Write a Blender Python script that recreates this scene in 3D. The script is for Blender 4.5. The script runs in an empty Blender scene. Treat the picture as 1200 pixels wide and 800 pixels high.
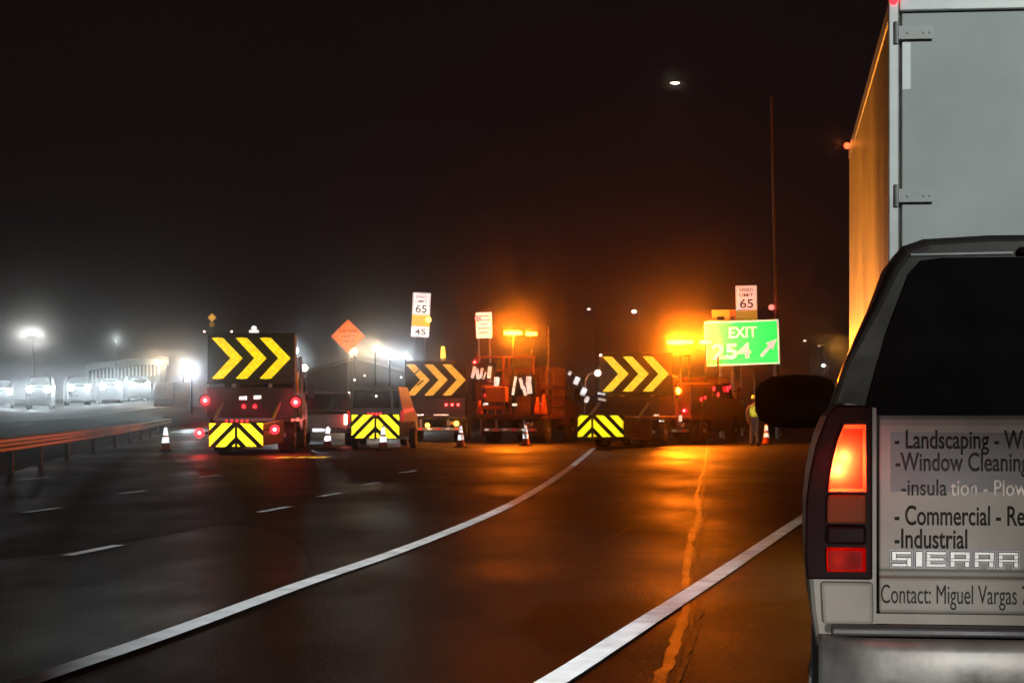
import bpy, bmesh, math, random
from mathutils import Vector, Matrix

random.seed(7)
R = math.radians
SC = bpy.context.scene
COL = SC.collection

# ------------------------------------------------------------------ camera
F, H, HY = 2567.0, 1.28, 480.0          # focal length in photo pixels, eye height, horizon row
def at(px, py, Z):                      # a pixel at depth Z as a world point
    return Vector(((px - 600) * Z / F, Z, H + (HY - py) * Z / F))
def gnd(px, py):                        # a pixel on the road as a world point
    Z = F * H / (py - HY)
    return Vector(((px - 600) * Z / F, Z, 0))

cam = bpy.data.cameras.new('camera')
cam.sensor_width = 36
cam.lens = 36 * F / 1200
cam.shift_y = (HY - 400) / 1200
cam.clip_start, cam.clip_end = 0.1, 3000
cam_o = bpy.data.objects.new('camera', cam)
COL.objects.link(cam_o)
cam_o.location = (0, 0, H)
cam_o.rotation_euler = (R(90), 0, 0)
SC.camera = cam_o

# ------------------------------------------------------------------ night sky
W = bpy.data.worlds.new('World')
SC.world = W
W.use_nodes = True
wn = W.node_tree
for n in list(wn.nodes):
    wn.nodes.remove(n)
wo = wn.nodes.new('ShaderNodeOutputWorld')
bg1 = wn.nodes.new('ShaderNodeBackground')
bg1.inputs[0].default_value = (0.0105, 0.0055, 0.0060, 1)      # city night glow on low cloud
bg1.inputs[1].default_value = 0.6
bg2 = wn.nodes.new('ShaderNodeBackground')
sky = wn.nodes.new('ShaderNodeTexSky')
sky.sky_type = 'NISHITA'
sky.sun_disc = False
sky.sun_elevation = R(0)
sky.sun_rotation = R(200)
bg2.inputs[1].default_value = 0.0004
wn.links.new(sky.outputs[0], bg2.inputs[0])
ad = wn.nodes.new('ShaderNodeAddShader')
wn.links.new(bg1.outputs[0], ad.inputs[0])
wn.links.new(bg2.outputs[0], ad.inputs[1])
wn.links.new(ad.outputs[0], wo.inputs[0])

vs = SC.view_settings
vs.view_transform = 'Standard'
vs.look = 'None'
vs.gamma = 1
vs.exposure = 0.0
vs.use_curve_mapping = False
try:
    cy = SC.cycles
    cy.max_bounces = 6
    cy.diffuse_bounces = 2
    cy.glossy_bounces = 3
    cy.transmission_bounces = 4
    cy.volume_bounces = 0
    cy.sample_clamp_indirect = 4
    cy.sample_clamp_direct = 0
    cy.use_denoising = True
except Exception:
    pass

def lamp(name, kind, loc, power, color, parent=None, radius=0.08, aim=None, size=60, blend=0.5):
    l = bpy.data.lights.new(name, kind)
    l.energy = power
    l.color = color
    l.shadow_soft_size = radius
    if kind == 'SPOT':
        l.spot_size = R(size)
        l.spot_blend = blend
    o = bpy.data.objects.new(name, l)
    COL.objects.link(o)
    o.location = loc
    if aim is not None:
        o.rotation_euler = (Vector(aim) - Vector(loc)).to_track_quat('-Z', 'Y').to_euler()
    if parent:
        o.parent = parent
    return o

# the headlamps of the car the photograph was taken from
HB, LB = 380, 270
for sx, az in ((-0.36, -1.5), (1.10, -6.0)):
    lamp('driving_beam', 'SPOT', (sx, 1.5, 0.72), HB, (0.93, 0.97, 1.0), radius=0.07,
         aim=(sx + 60 * math.tan(R(az)), 61.5, 0.9), size=23, blend=0.7)
    lamp('passing_beam', 'SPOT', (sx, 1.5, 0.68), LB, (1.0, 0.97, 0.92), radius=0.07,
         aim=(1.55, 6.2, -0.28), size=38, blend=0.35)
# added spot with no fixture behind the camera, washing the back of the trailer
lamp('overhead_spot', 'SPOT', (7.0, -9.0, 9.0), 13500, (0.90, 1.0, 0.97), radius=0.15, aim=(4.2, 15.0, 2.9), size=34, blend=0.9)

# ------------------------------------------------------------------ materials
MATS = {}
def nodes_mat(name):
    m = bpy.data.materials.new(name)
    m.use_nodes = True
    nt = m.node_tree
    for n in list(nt.nodes):
        nt.nodes.remove(n)
    out = nt.nodes.new('ShaderNodeOutputMaterial')
    return m, nt, out

def rgba(c):
    return (c[0], c[1], c[2], 1)

def pmat(name, color, rough=0.5, metal=0.0, var=0.25, scale=6.0, bump=0.0, bscale=60.0, coat=0.0, spec=0.5, rvar=0.12, dirt=None):
    """Principled surface with noise in its colour and gloss."""
    if name in MATS:
        return MATS[name]
    m, nt, out = nodes_mat(name)
    p = nt.nodes.new('ShaderNodeBsdfPrincipled')
    tc = nt.nodes.new('ShaderNodeTexCoord')
    no = nt.nodes.new('ShaderNodeTexNoise')
    no.inputs['Scale'].default_value = scale
    no.inputs['Detail'].default_value = 6
    nt.links.new(tc.outputs['Object'], no.inputs['Vector'])
    cr = nt.nodes.new('ShaderNodeValToRGB')
    cr.color_ramp.elements[0].position = 0.3
    cr.color_ramp.elements[1].position = 0.7
    lo = dirt if dirt else tuple(c * (1 - var) for c in color)
    cr.color_ramp.elements[0].color = rgba(lo)
    cr.color_ramp.elements[1].color = rgba(tuple(min(1, c * (1 + var * 0.4)) for c in color))
    nt.links.new(no.outputs['Fac'], cr.inputs[0])
    nt.links.new(cr.outputs[0], p.inputs['Base Color'])
    mr = nt.nodes.new('ShaderNodeMapRange')
    mr.inputs['To Min'].default_value = max(0.03, rough - rvar)
    mr.inputs['To Max'].default_value = min(1, rough + rvar)
    nt.links.new(no.outputs['Fac'], mr.inputs['Value'])
    nt.links.new(mr.outputs[0], p.inputs['Roughness'])
    p.inputs['Metallic'].default_value = metal
    p.inputs['Specular IOR Level'].default_value = spec
    p.inputs['Coat Weight'].default_value = coat
    p.inputs['Coat Roughness'].default_value = 0.12
    if bump:
        n2 = nt.nodes.new('ShaderNodeTexNoise')
        n2.inputs['Scale'].default_value = bscale
        n2.inputs['Detail'].default_value = 4
        nt.links.new(tc.outputs['Object'], n2.inputs['Vector'])
        b = nt.nodes.new('ShaderNodeBump')
        b.inputs['Strength'].default_value = bump
        b.inputs['Distance'].default_value = 0.02
        nt.links.new(n2.outputs['Fac'], b.inputs['Height'])
        nt.links.new(b.outputs[0], p.inputs['Normal'])
    nt.links.new(p.outputs[0], out.inputs[0])
    MATS[name] = m
    return m

def emat(name, color, strength):
    if name in MATS:
        return MATS[name]
    m, nt, out = nodes_mat(name)
    e = nt.nodes.new('ShaderNodeEmission')
    e.inputs[0].default_value = rgba(color)
    e.inputs[1].default_value = strength
    nt.links.new(e.outputs[0], out.inputs[0])
    MATS[name] = m
    return m

def retro(name, color, gain=1.0, rough=0.125, base=None, scale=9.0, wear=0.3):
    """Retroreflective sheeting or beaded paint: a diffuse base plus a lobe that sends light
    back the way it came, as corner cubes and glass beads do."""
    if name in MATS:
        return MATS[name]
    m, nt, out = nodes_mat(name)
    d = nt.nodes.new('ShaderNodeBsdfPrincipled')
    d.inputs['Roughness'].default_value = 0.5
    base = base or color
    tc = nt.nodes.new('ShaderNodeTexCoord')
    no = nt.nodes.new('ShaderNodeTexNoise')
    no.inputs['Scale'].default_value = scale
    no.inputs['Detail'].default_value = 7
    nt.links.new(tc.outputs['Object'], no.inputs['Vector'])
    cr = nt.nodes.new('ShaderNodeValToRGB')
    cr.color_ramp.elements[0].position = 0.32
    cr.color_ramp.elements[1].position = 0.6
    cr.color_ramp.elements[0].color = rgba(tuple(c * (1 - wear) for c in base))
    cr.color_ramp.elements[1].color = rgba(base)
    nt.links.new(no.outputs['Fac'], cr.inputs[0])
    nt.links.new(cr.outputs[0], d.inputs['Base Color'])
    g = nt.nodes.new('ShaderNodeBsdfAnisotropic')
    g.distribution = 'GGX'
    g.inputs['Roughness'].default_value = rough
    geo = nt.nodes.new('ShaderNodeNewGeometry')
    nt.links.new(geo.outputs['Incoming'], g.inputs['Normal'])
    mx = nt.nodes.new('ShaderNodeMix')
    mx.data_type = 'RGBA'
    mx.inputs['A'].default_value = rgba(tuple(c * gain * (1 - wear) for c in color))
    mx.inputs['B'].default_value = rgba(tuple(c * gain for c in color))
    nt.links.new(cr.outputs[0], mx.inputs['Factor'])
    nt.links.new(mx.outputs['Result'], g.inputs['Color'])
    a = nt.nodes.new('ShaderNodeAddShader')
    nt.links.new(d.outputs[0], a.inputs[0])
    nt.links.new(g.outputs[0], a.inputs[1])
    nt.links.new(a.outputs[0], out.inputs[0])
    MATS[name] = m
    return m

def asphalt(name, base, r0, r1, bump, wet_scale=0.35):
    m, nt, out = nodes_mat(name)
    p = nt.nodes.new('ShaderNodeBsdfPrincipled')
    tc = nt.nodes.new('ShaderNodeTexCoord')
    mp = nt.nodes.new('ShaderNodeMapping')
    mp.inputs['Scale'].default_value = (1, 0.35, 1)
    nt.links.new(tc.outputs['Object'], mp.inputs['Vector'])
    big = nt.nodes.new('ShaderNodeTexNoise')
    big.inputs['Scale'].default_value = wet_scale
    big.inputs['Detail'].default_value = 7
    big.inputs['Roughness'].default_value = 0.62
    nt.links.new(mp.outputs[0], big.inputs['Vector'])
    fine = nt.nodes.new('ShaderNodeTexNoise')
    fine.inputs['Scale'].default_value = 55
    fine.inputs['Detail'].default_value = 3
    nt.links.new(tc.outputs['Object'], fine.inputs['Vector'])
    mr = nt.nodes.new('ShaderNodeMapRange')
    mr.inputs['From Min'].default_value = 0.35
    mr.inputs['From Max'].default_value = 0.65
    mr.inputs['To Min'].default_value = r0
    mr.inputs['To Max'].default_value = r1
    nt.links.new(big.outputs['Fac'], mr.inputs['Value'])
    nt.links.new(mr.outputs[0], p.inputs['Roughness'])
    cr = nt.nodes.new('ShaderNodeValToRGB')
    cr.color_ramp.elements[0].position = 0.3
    cr.color_ramp.elements[1].position = 0.75
    cr.color_ramp.elements[0].color = rgba(tuple(c * 0.55 for c in base))
    cr.color_ramp.elements[1].color = rgba(tuple(c * 1.5 for c in base))
    nt.links.new(fine.outputs['Fac'], cr.inputs[0])
    nt.links.new(cr.outputs[0], p.inputs['Base Color'])
    p.inputs['Specular IOR Level'].default_value = 0.38
    vo = nt.nodes.new('ShaderNodeTexVoronoi')
    vo.inputs['Scale'].default_value = 42
    nt.links.new(tc.outputs['Object'], vo.inputs['Vector'])
    mid = nt.nodes.new('ShaderNodeTexNoise')
    mid.inputs['Scale'].default_value = 2.2
    mid.inputs['Detail'].default_value = 5
    nt.links.new(tc.outputs['Object'], mid.inputs['Vector'])
    b = nt.nodes.new('ShaderNodeBump')
    b.inputs['Strength'].default_value = bump
    b.inputs['Distance'].default_value = 0.006
    nt.links.new(vo.outputs['Distance'], b.inputs['Height'])
    b2 = nt.nodes.new('ShaderNodeBump')
    b2.inputs['Strength'].default_value = 0.35
    b2.inputs['Distance'].default_value = 0.012
    nt.links.new(mid.outputs['Fac'], b2.inputs['Height'])
    nt.links.new(b.outputs[0], b2.inputs['Normal'])
    nt.links.new(b2.outputs[0], p.inputs['Normal'])
    nt.links.new(p.outputs[0], out.inputs[0])
    MATS[name] = m
    return m

BLACK = pmat('black_paint', (0.012, 0.012, 0.013), 0.45, spec=0.3)
RUBBER = pmat('tyre_rubber', (0.018, 0.018, 0.018), 0.75)
PLASTIC = pmat('dark_plastic', (0.03, 0.028, 0.028), 0.5, bump=0.05)
STEEL = pmat('galvanised_steel', (0.42, 0.42, 0.43), 0.4, 0.7)
CHROME = pmat('worn_chrome', (0.25, 0.24, 0.22), 0.45, 0.45, var=0.6, scale=7, rvar=0.16, bump=0.25, bscale=5)
ALU = pmat('alloy_rim', (0.5, 0.5, 0.5), 0.35, 0.8)
GLASS = pmat('tinted_glass', (0.008, 0.008, 0.009), 0.08, 0, spec=0.6, rvar=0.03)
ORANGE_PAINT = pmat('orange_truck_paint', (0.13, 0.034, 0.012), 0.45, coat=0.2, var=0.6, scale=2.5)
WHITE_PAINT = pmat('white_truck_paint', (0.7, 0.7, 0.68), 0.35, coat=0.4)
DARK_PAINT = pmat('dark_truck_paint', (0.025, 0.021, 0.019), 0.35, coat=0.3)
RETRO_W = retro('white_sheeting', (0.85, 0.86, 0.84), 0.55)
RETRO_SIGN = retro('white_sign_sheeting', (0.9, 0.74, 0.66), 1.3, base=(0.8, 0.8, 0.8), wear=0.12)
RETRO_Y = retro('yellow_sheeting', (0.95, 0.80, 0.012), 0.8, wear=0.15)
RETRO_O = retro('orange_sheeting', (0.95, 0.17, 0.035), 0.8, wear=0.12)
RETRO_A = retro('amber_sheeting', (0.95, 0.46, 0.06), 0.8, wear=0.12)
RETRO_G = retro('green_sheeting', (0.004, 0.60, 0.075), 3.6, base=(0.003, 0.16, 0.04), wear=0.12)
RETRO_C = retro('cone_collar_sheeting', (0.85, 0.9, 0.9), 0.6)
RED_LAMP = emat('red_lamp', (1.0, 0.007, 0.011), 12)
RED_HOT = emat('red_lamp_core', (1.0, 0.45, 0.38), 6)
AMBER_LAMP = emat('amber_lamp', (1.0, 0.36, 0.03), 14)
AMBER_HOT = emat('amber_beacon', (1.0, 0.22, 0.010), 55)
COOL_LAMP = emat('cool_white_lamp', (0.80, 0.95, 1.0), 13)
WARM_LAMP = emat('warm_white_lamp', (1.0, 0.80, 0.52), 13)
def arrow_mat(name, color, strength):
    m = emat(name, color, strength)
    nt = m.node_tree
    e = [n for n in nt.nodes if n.type == 'EMISSION'][0]
    tc = nt.nodes.new('ShaderNodeTexCoord')
    vo = nt.nodes.new('ShaderNodeTexVoronoi')
    vo.inputs['Scale'].default_value = 9
    nt.links.new(tc.outputs['Object'], vo.inputs['Vector'])
    mr = nt.nodes.new('ShaderNodeMapRange')
    mr.inputs['From Max'].default_value = 0.7
    mr.inputs['To Min'].default_value = strength * 1.2
    mr.inputs['To Max'].default_value = strength * 0.85
    nt.links.new(vo.outputs['Distance'], mr.inputs['Value'])
    nt.links.new(mr.outputs[0], e.inputs[1])
    return m
CHEV_Y = arrow_mat('yellow_arrow_lamps', (1.0, 0.66, 0.012), 1.25)
CHEV_O = arrow_mat('orange_arrow_lamps', (1.0, 0.42, 0.05), 1.05)
CHEV_P = arrow_mat('pale_yellow_arrow_lamps', (1.0, 0.60, 0.035), 1.15)

# ------------------------------------------------------------------ mesh helper
class MB:
    def __init__(s):
        s.bm = bmesh.new()
    def box(s, c, size, rot=None):
        M = Matrix.Translation(c)
        if rot is not None:
            M = M @ rot.to_4x4()
        M = M @ Matrix.Diagonal((size[0], size[1], size[2], 1))
        bmesh.ops.create_cube(s.bm, size=1, matrix=M)
        return s
    def span(s, x0, x1, y0, y1, z0, z1):
        return s.box(((x0 + x1) / 2, (y0 + y1) / 2, (z0 + z1) / 2), (abs(x1 - x0), abs(y1 - y0), abs(z1 - z0)))
    def bar(s, a, b, w, h=None):
        a, b = Vector(a), Vector(b)
        d = b - a
        q = d.to_track_quat('Y', 'Z').to_matrix()
        return s.box((a + b) / 2, (w, d.length, h or w), q)
    def cyl(s, a, b, r, r2=None, n=16):
        a, b = Vector(a), Vector(b)
        d = b - a
        M = Matrix.Translation((a + b) / 2) @ d.to_track_quat('Z', 'Y').to_matrix().to_4x4()
        bmesh.ops.create_cone(s.bm, cap_ends=True, segments=n, radius1=r, radius2=r if r2 is None else r2, depth=d.length, matrix=M)
        return s
    def tube(s, pts, r, n=8):
        for a, b in zip(pts[:-1], pts[1:]):
            s.cyl(a, b, r, n=n)
        for p in pts[1:-1]:
            s.ball(p, (r, r, r), 8, 6)
        return s
    def ball(s, c, rad, u=14, v=10, rot=None):
        M = Matrix.Translation(c)
        if rot is not None:
            M = M @ rot.to_4x4()
        M = M @ Matrix.Diagonal((rad[0], rad[1], rad[2], 1))
        bmesh.ops.create_uvsphere(s.bm, u_segments=u, v_segments=v, radius=1, matrix=M)
        return s
    def lathe(s, c, prof, n=20, axis='Z'):
        rings = []
        for r, h in prof:
            ring = []
            for k in range(n):
                t = 2 * math.pi * k / n
                if axis == 'Z':
                    v = (c[0] + r * math.cos(t), c[1] + r * math.sin(t), c[2] + h)
                elif axis == 'X':
                    v = (c[0] + h, c[1] + r * math.cos(t), c[2] + r * math.sin(t))
                else:
                    v = (c[0] + r * math.cos(t), c[1] + h, c[2] + r * math.sin(t))
                ring.append(s.bm.verts.new(v))
            rings.append(ring)
        for a, b in zip(rings[:-1], rings[1:]):
            for k in range(n):
                s.bm.faces.new((a[k], a[(k + 1) % n], b[(k + 1) % n], b[k]))
        s.bm.faces.new(rings[0])
        s.bm.faces.new(rings[-1])
        return s
    def poly(s, pts):
        s.bm.faces.new([s.bm.verts.new(p) for p in pts])
        return s
    def prism_xz(s, pts, y0, y1):                # outline in x, z, thickness along y
        a = [s.bm.verts.new((x, y0, z)) for x, z in pts]
        b = [s.bm.verts.new((x, y1, z)) for x, z in pts]
        s.bm.faces.new(a)
        s.bm.faces.new(b[::-1])
        n = len(pts)
        for i in range(n):
            s.bm.faces.new((a[i], b[i], b[(i + 1) % n], a[(i + 1) % n]))
        return s
    def prism_yz(s, pts, x0, x1, narrow=None):   # outline in y, z, thickness along x
        f = narrow or (lambda z: 0)
        a = [s.bm.verts.new((x0 + f(z), y, z)) for y, z in pts]
        b = [s.bm.verts.new((x1 - f(z), y, z)) for y, z in pts]
        s.bm.faces.new(a)
        s.bm.faces.new(b[::-1])
        n = len(pts)
        for i in range(n):
            s.bm.faces.new((a[i], b[i], b[(i + 1) % n], a[(i + 1) % n]))
        return s
    def loft(s, sections, close=True, caps=True):
        rings = [[s.bm.verts.new(p) for p in sec] for sec in sections]
        n = len(rings[0])
        for a, b in zip(rings[:-1], rings[1:]):
            for k in range(n if close else n - 1):
                s.bm.faces.new((a[k], a[(k + 1) % n], b[(k + 1) % n], b[k]))
        if caps and close:
            s.bm.faces.new(rings[0])
            s.bm.faces.new(rings[-1][::-1])
        return s
    def build(s, name, mat, parent=None, bevel=0.0, smooth=False, seg=2):
        bmesh.ops.recalc_face_normals(s.bm, faces=s.bm.faces[:])
        me = bpy.data.meshes.new(name)
        s.bm.to_mesh(me)
        s.bm.free()
        if smooth:
            for p in me.polygons:
                p.use_smooth = True
        o = bpy.data.objects.new(name, me)
        COL.objects.link(o)
        o.data.materials.append(mat)
        if parent:
            o.parent = parent
        if bevel:
            md = o.modifiers.new('edge', 'BEVEL')
            md.width = bevel
            md.segments = seg
            md.limit_method = 'ANGLE'
            md.angle_limit = R(35)
        return o

def sheet(name, pts, mat, parent=None):
    bm = bmesh.new()
    bm.faces.new([bm.verts.new(p) for p in pts])
    me = bpy.data.meshes.new(name)
    bmesh.ops.triangulate(bm, faces=bm.faces[:])
    bmesh.ops.recalc_face_normals(bm, faces=bm.faces[:])
    bm.to_mesh(me)
    bm.free()
    o = bpy.data.objects.new(name, me)
    COL.objects.link(o)
    me.materials.append(mat)
    if parent:
        o.parent = parent
    return o

def strip(name, pts, w, z, mat, parent=None, wob=0.0):
    """A flat band along a ground polyline."""
    bm = bmesh.new()
    L, Rr = [], []
    P = [Vector((p[0], p[1], 0)) for p in pts]
    for i, p in enumerate(P):
        d = (P[min(i + 1, len(P) - 1)] - P[max(i - 1, 0)]).normalized()
        nrm = Vector((d.y, -d.x, 0))
        ww = w / 2 + random.uniform(-wob, wob)
        L.append(bm.verts.new((p.x - nrm.x * ww, p.y - nrm.y * ww, z)))
        ww = w / 2 + random.uniform(-wob, wob)
        Rr.append(bm.verts.new((p.x + nrm.x * ww, p.y + nrm.y * ww, z)))
    for i in range(len(P) - 1):
        bm.faces.new((L[i], Rr[i], Rr[i + 1], L[i + 1]))
    bmesh.ops.recalc_face_normals(bm, faces=bm.faces[:])
    me = bpy.data.meshes.new(name)
    bm.to_mesh(me)
    bm.free()
    o = bpy.data.objects.new(name, me)
    COL.objects.link(o)
    me.materials.append(mat)
    if parent:
        o.parent = parent
    return o

def spline(pts, n=8):
    """Catmull-Rom through the points."""
    P = [Vector(p) for p in pts]
    P = [P[0] * 2 - P[1]] + P + [P[-1] * 2 - P[-2]]
    out = []
    for i in range(1, len(P) - 2):
        for k in range(n):
            t = k / n
            a, b, c, d = P[i - 1], P[i], P[i + 1], P[i + 2]
            out.append(0.5 * ((2 * b) + (c - a) * t + (2 * a - 5 * b + 4 * c - d) * t * t + (3 * b - a - 3 * c + d) * t ** 3))
    out.append(P[-2])
    return out

def text(name, body, mat, parent, x, z, y, width=None, height=0.1, extrude=0.0015, bold=0.0, align='LEFT', yawrot=0):
    """Lettering standing in the x-z plane, read from -y; x, z is the lower left (or centre) of the line."""
    cu = bpy.data.curves.new('lettering', 'FONT')
    cu.body = body
    cu.size = 1
    cu.extrude = 0.0
    cu.offset = bold
    tmp = bpy.data.objects.new('lettering', cu)
    COL.objects.link(tmp)
    dg = bpy.context.evaluated_depsgraph_get()
    dg.update()
    me = bpy.data.meshes.new_from_object(tmp.evaluated_get(dg))
    bpy.data.objects.remove(tmp)
    xs = [v.co.x for v in me.vertices]
    x0, x1 = min(xs), max(xs)
    cap = 0.70
    kz = height / cap
    kx = (width / (x1 - x0)) if width else kz
    ox = x if align == 'LEFT' else x - (x1 - x0) * kx / 2
    for v in me.vertices:
        v.co = Vector((ox + (v.co.x - x0) * kx, y, z + v.co.y * kz))
    bm = bmesh.new()
    bm.from_mesh(me)
    if extrude:
        r = bmesh.ops.extrude_face_region(bm, geom=bm.faces[:])
        for v in [g for g in r['geom'] if isinstance(g, bmesh.types.BMVert)]:
            v.co.y -= extrude
    bmesh.ops.recalc_face_normals(bm, faces=bm.faces[:])
    bm.to_mesh(me)
    bm.free()
    me.materials.clear()
    me.materials.append(mat)
    o = bpy.data.objects.new(name, me)
    COL.objects.link(o)
    if parent:
        o.parent = parent
    return o

def thing(name, label, cat, loc=(0, 0, 0), yaw=0.0, group=None):
    """Empty at the base of a thing; yaw in degrees turns its forward direction to the right."""
    o = bpy.data.objects.new(name, None)
    COL.objects.link(o)
    o.empty_display_size = 0.3
    o.location = loc
    o.rotation_euler = (0, 0, -R(yaw))
    o['label'] = label
    o['category'] = cat
    if group:
        o['group'] = group
    return o

def tag(o, label, cat, group=None):
    o['label'] = label
    o['category'] = cat
    if group:
        o['group'] = group
    return o

def struct(o, kind='structure'):
    o['kind'] = kind
    return o

# ------------------------------------------------------------------ ground and road
GRASS = pmat('rough_grass', (0.055, 0.062, 0.028), 0.9, var=0.6, scale=1.2, bump=0.8, bscale=14)
DIRT = pmat('verge_grass', (0.05, 0.05, 0.03), 0.9, var=0.6, scale=0.6, bump=0.6, bscale=10)
ASPH = asphalt('wet_asphalt', (0.021, 0.020, 0.020), 0.37, 0.60, 0.9)
ASPH2 = asphalt('smooth_wet_asphalt', (0.029, 0.029, 0.030), 0.33, 0.52, 0.5, 0.35)
TAR = pmat('tar_sealant', (0.014, 0.014, 0.014), 0.40, spec=0.5, bump=0.4, bscale=22, rvar=0.1, scale=1.5)
CRACK = pmat('crack_filler', (0.006, 0.006, 0.006), 0.5)
PAINT = retro('beaded_white_road_paint', (0.80, 0.83, 0.83), 0.25, rough=0.3, base=(0.62, 0.63, 0.62), scale=2.6, wear=0.5)
DASH_Y = retro('yellow_retro_dashes', (0.95, 0.5, 0.03), 0.7, rough=0.25, scale=5, wear=0.4)
PAINT_WORN = retro('worn_white_road_paint', (0.8, 0.82, 0.82), 0.3, rough=0.3, base=(0.4, 0.4, 0.4), scale=9, wear=0.85)

struct(sheet('ground', [(-330, -20, -0.06), (330, -20, -0.06), (330, 520, -0.06), (-330, 520, -0.06)], DIRT))
struct(sheet('road', [(-8.0, -12, 0), (9.5, -12, 0), (13.0, 60, 0), (26, 140, 0), (70, 330, 0), (60, 505, 0), (-30, 505, 0),
                      (-24, 170, 0), (-17.4, 103, 0), (-12.0, 58, 0), (-9.6, 40, 0)], ASPH))
patch_edge = [gnd(345, 640), gnd(360, 655)][:0] + [gnd(-120, 668), gnd(60, 650), gnd(150, 636), gnd(255, 616), gnd(290, 617), gnd(325, 624), gnd(352, 640), gnd(362, 662), gnd(345, 690), gnd(120, 775), gnd(-60, 840)]
struct(sheet('road_patch', [(p.x, p.y, 0.004) for p in patch_edge], ASPH2))

left_line = [gnd(-420, 905), gnd(-40, 812 + 14), gnd(40, 797), gnd(200, 742), gnd(360, 683), gnd(470, 645), gnd(560, 609), gnd(610, 585), gnd(650, 561), gnd(677, 541), gnd(696, 525)]
struct(strip('edge_line', spline(left_line), 0.155, 0.0085, PAINT))
right_line = [gnd(440, 930), gnd(560, 850), gnd(655, 795), gnd(760, 727), gnd(852, 667), gnd(938, 609), gnd(1010, 560), gnd(1050, 538)]
struct(strip('edge_line', spline(right_line), 0.15, 0.0085, PAINT))
for (px, py, L) in ((110, 645, 1.5), (322, 597, 1.6), (387, 580, 1.5), (435, 567, 1.4), (478, 553, 1.6), (560, 526, 2.4), (50, 598, 1.3), (155, 577, 1.3), (245, 558, 1.3), (40, 561, 1.6)):
    c = gnd(px, py)
    d = Vector((0.13, 0.99, 0))
    struct(strip('lane_dash', [c - d * L / 2, c + d * L / 2], 0.12, 0.0085, PAINT_WORN if px != 110 else PAINT))
for (px, dx) in ((336, 9), (353, 10), (371, 16)):  # three short yellow dashes laid flat on the road
    a, b = gnd(px - dx / 2, 537), gnd(px + dx / 2, 535)
    struct(strip('yellow_mark', [a, b], 0.5, 0.0085, DASH_Y))

seam = [gnd(829, 520), gnd(826, 545), gnd(820, 562), gnd(817, 585), gnd(819, 605), gnd(810, 628), gnd(808, 650), gnd(804, 680), gnd(806, 705), gnd(798, 735), gnd(786, 765), gnd(772, 800), gnd(760, 840)]
sp = spline(seam, 6)
sp = [p + Vector((random.uniform(-0.012, 0.012), 0, 0)) for p in sp]
struct(strip('tar_seam', sp, 0.06, 0.004, TAR, wob=0.012))
struct(strip('crack', [p + Vector((0.085, 0, 0)) for p in sp], 0.035, 0.0045, CRACK, wob=0.012))
for (pa, pb) in (((805, 575), (838, 575)), ((806, 624), (830, 623)), ((792, 690), (812, 694)), ((700, 640), (750, 610))):
    a, b = gnd(*pa), gnd(*pb)
    pts = [a.lerp(b, k / 6) + Vector((0, random.uniform(-0.06, 0.06), 0)) for k in range(7)]
    struct(strip('crack', pts, 0.07, 0.0042, TAR if pa[0] == 805 else CRACK, wob=0.02))

# rising ground on the left, carrying the other carriageway
PALE = pmat('pale_concrete_road', (0.34, 0.35, 0.35), 0.7, var=0.35, scale=0.5, bump=0.1)
def zz(py, Z):
    return H + (HY - py) * Z / F
along = [(-160, 120, 498, 160, 481), (-60, 122, 497, 163, 480), (0, 125, 495, 165, 479), (60, 130, 492, 168, 477), (120, 142, 486, 172, 474), (180, 160, 478, 180, 470), (250, 180, 474, 200, 468), (330, 200, 473, 225, 468)]
rows = []
for px, Zb, pyb, Zr, pyr in along:
    b = at(px, pyb, Zb)
    r = at(px, pyr, Zr)
    rows.append((px, b, r))
m = MB()
gl = [(-18.0, 28), (-12, 34), (-10.1, 42), (-11.6, 58), (-14.2, 80), (-17.2, 103), (-22, 140), (-28, 190)]
sec = []
for (px, b, r), g in zip(rows, gl):
    g3 = Vector((g[0] - 0.8, g[1], -0.03))
    mid = g3.lerp(b, 0.75) + Vector((0, 0, -0.25))
    sec.append([g3, g3.lerp(mid, 0.5) + Vector((0, 0, 0.02)), mid, b])
m.loft(sec, close=False)
struct(m.build('embankment', GRASS, smooth=True))
m = MB()
m.loft([[b + Vector((0, 0, 0.004)), b.lerp(r, 0.5) + Vector((0, 0, 0.01)), r, r + Vector((-6, 45, 0.5))] for px, b, r in rows], close=False)
struct(m.build('upper_road', PALE, smooth=True))
m = MB()
m.loft([[r + Vector((-6, 45, 0.48)), r + Vector((-12, 90, 1.2)), r + Vector((-30, 200, 1.5))] for px, b, r in rows], close=False)
struct(m.build('hillside', GRASS, smooth=True))

# ------------------------------------------------------------------ air
m = MB().span(-345, 345, -30, 540, -1.2, 22)
hz, nt, out = nodes_mat('haze_air')
pv = nt.nodes.new('ShaderNodeVolumePrincipled')
pv.inputs['Color'].default_value = (0.92, 0.92, 0.92, 1)
pv.inputs['Density'].default_value = 0.0010
pv.inputs['Anisotropy'].default_value = 0.990
nt.links.new(pv.outputs[0], out.inputs['Volume'])
struct(m.build('haze', hz), 'stuff')

# ------------------------------------------------------------------ shared parts
def wheel(parent, x, y, r=0.5, w=0.28, side=1):
    t = MB().lathe((x, y, r), [(r * 0.6, -w / 2), (r * 0.93, -w / 2), (r, -w * 0.32), (r, w * 0.32), (r * 0.93, w / 2), (r * 0.6, w / 2)], 24, 'X').build('wheel', RUBBER, parent, smooth=False)
    h = side * w / 2
    MB().lathe((x, y, r), [(r * 0.6, h * 0.9), (r * 0.56, h * 1.03), (r * 0.34, h * 0.7), (r * 0.2, h * 0.75), (r * 0.17, h * 1.1), (r * 0.02, h * 1.1)], 20, 'X').build('rim', ALU, t, smooth=False)
    return t

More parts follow.
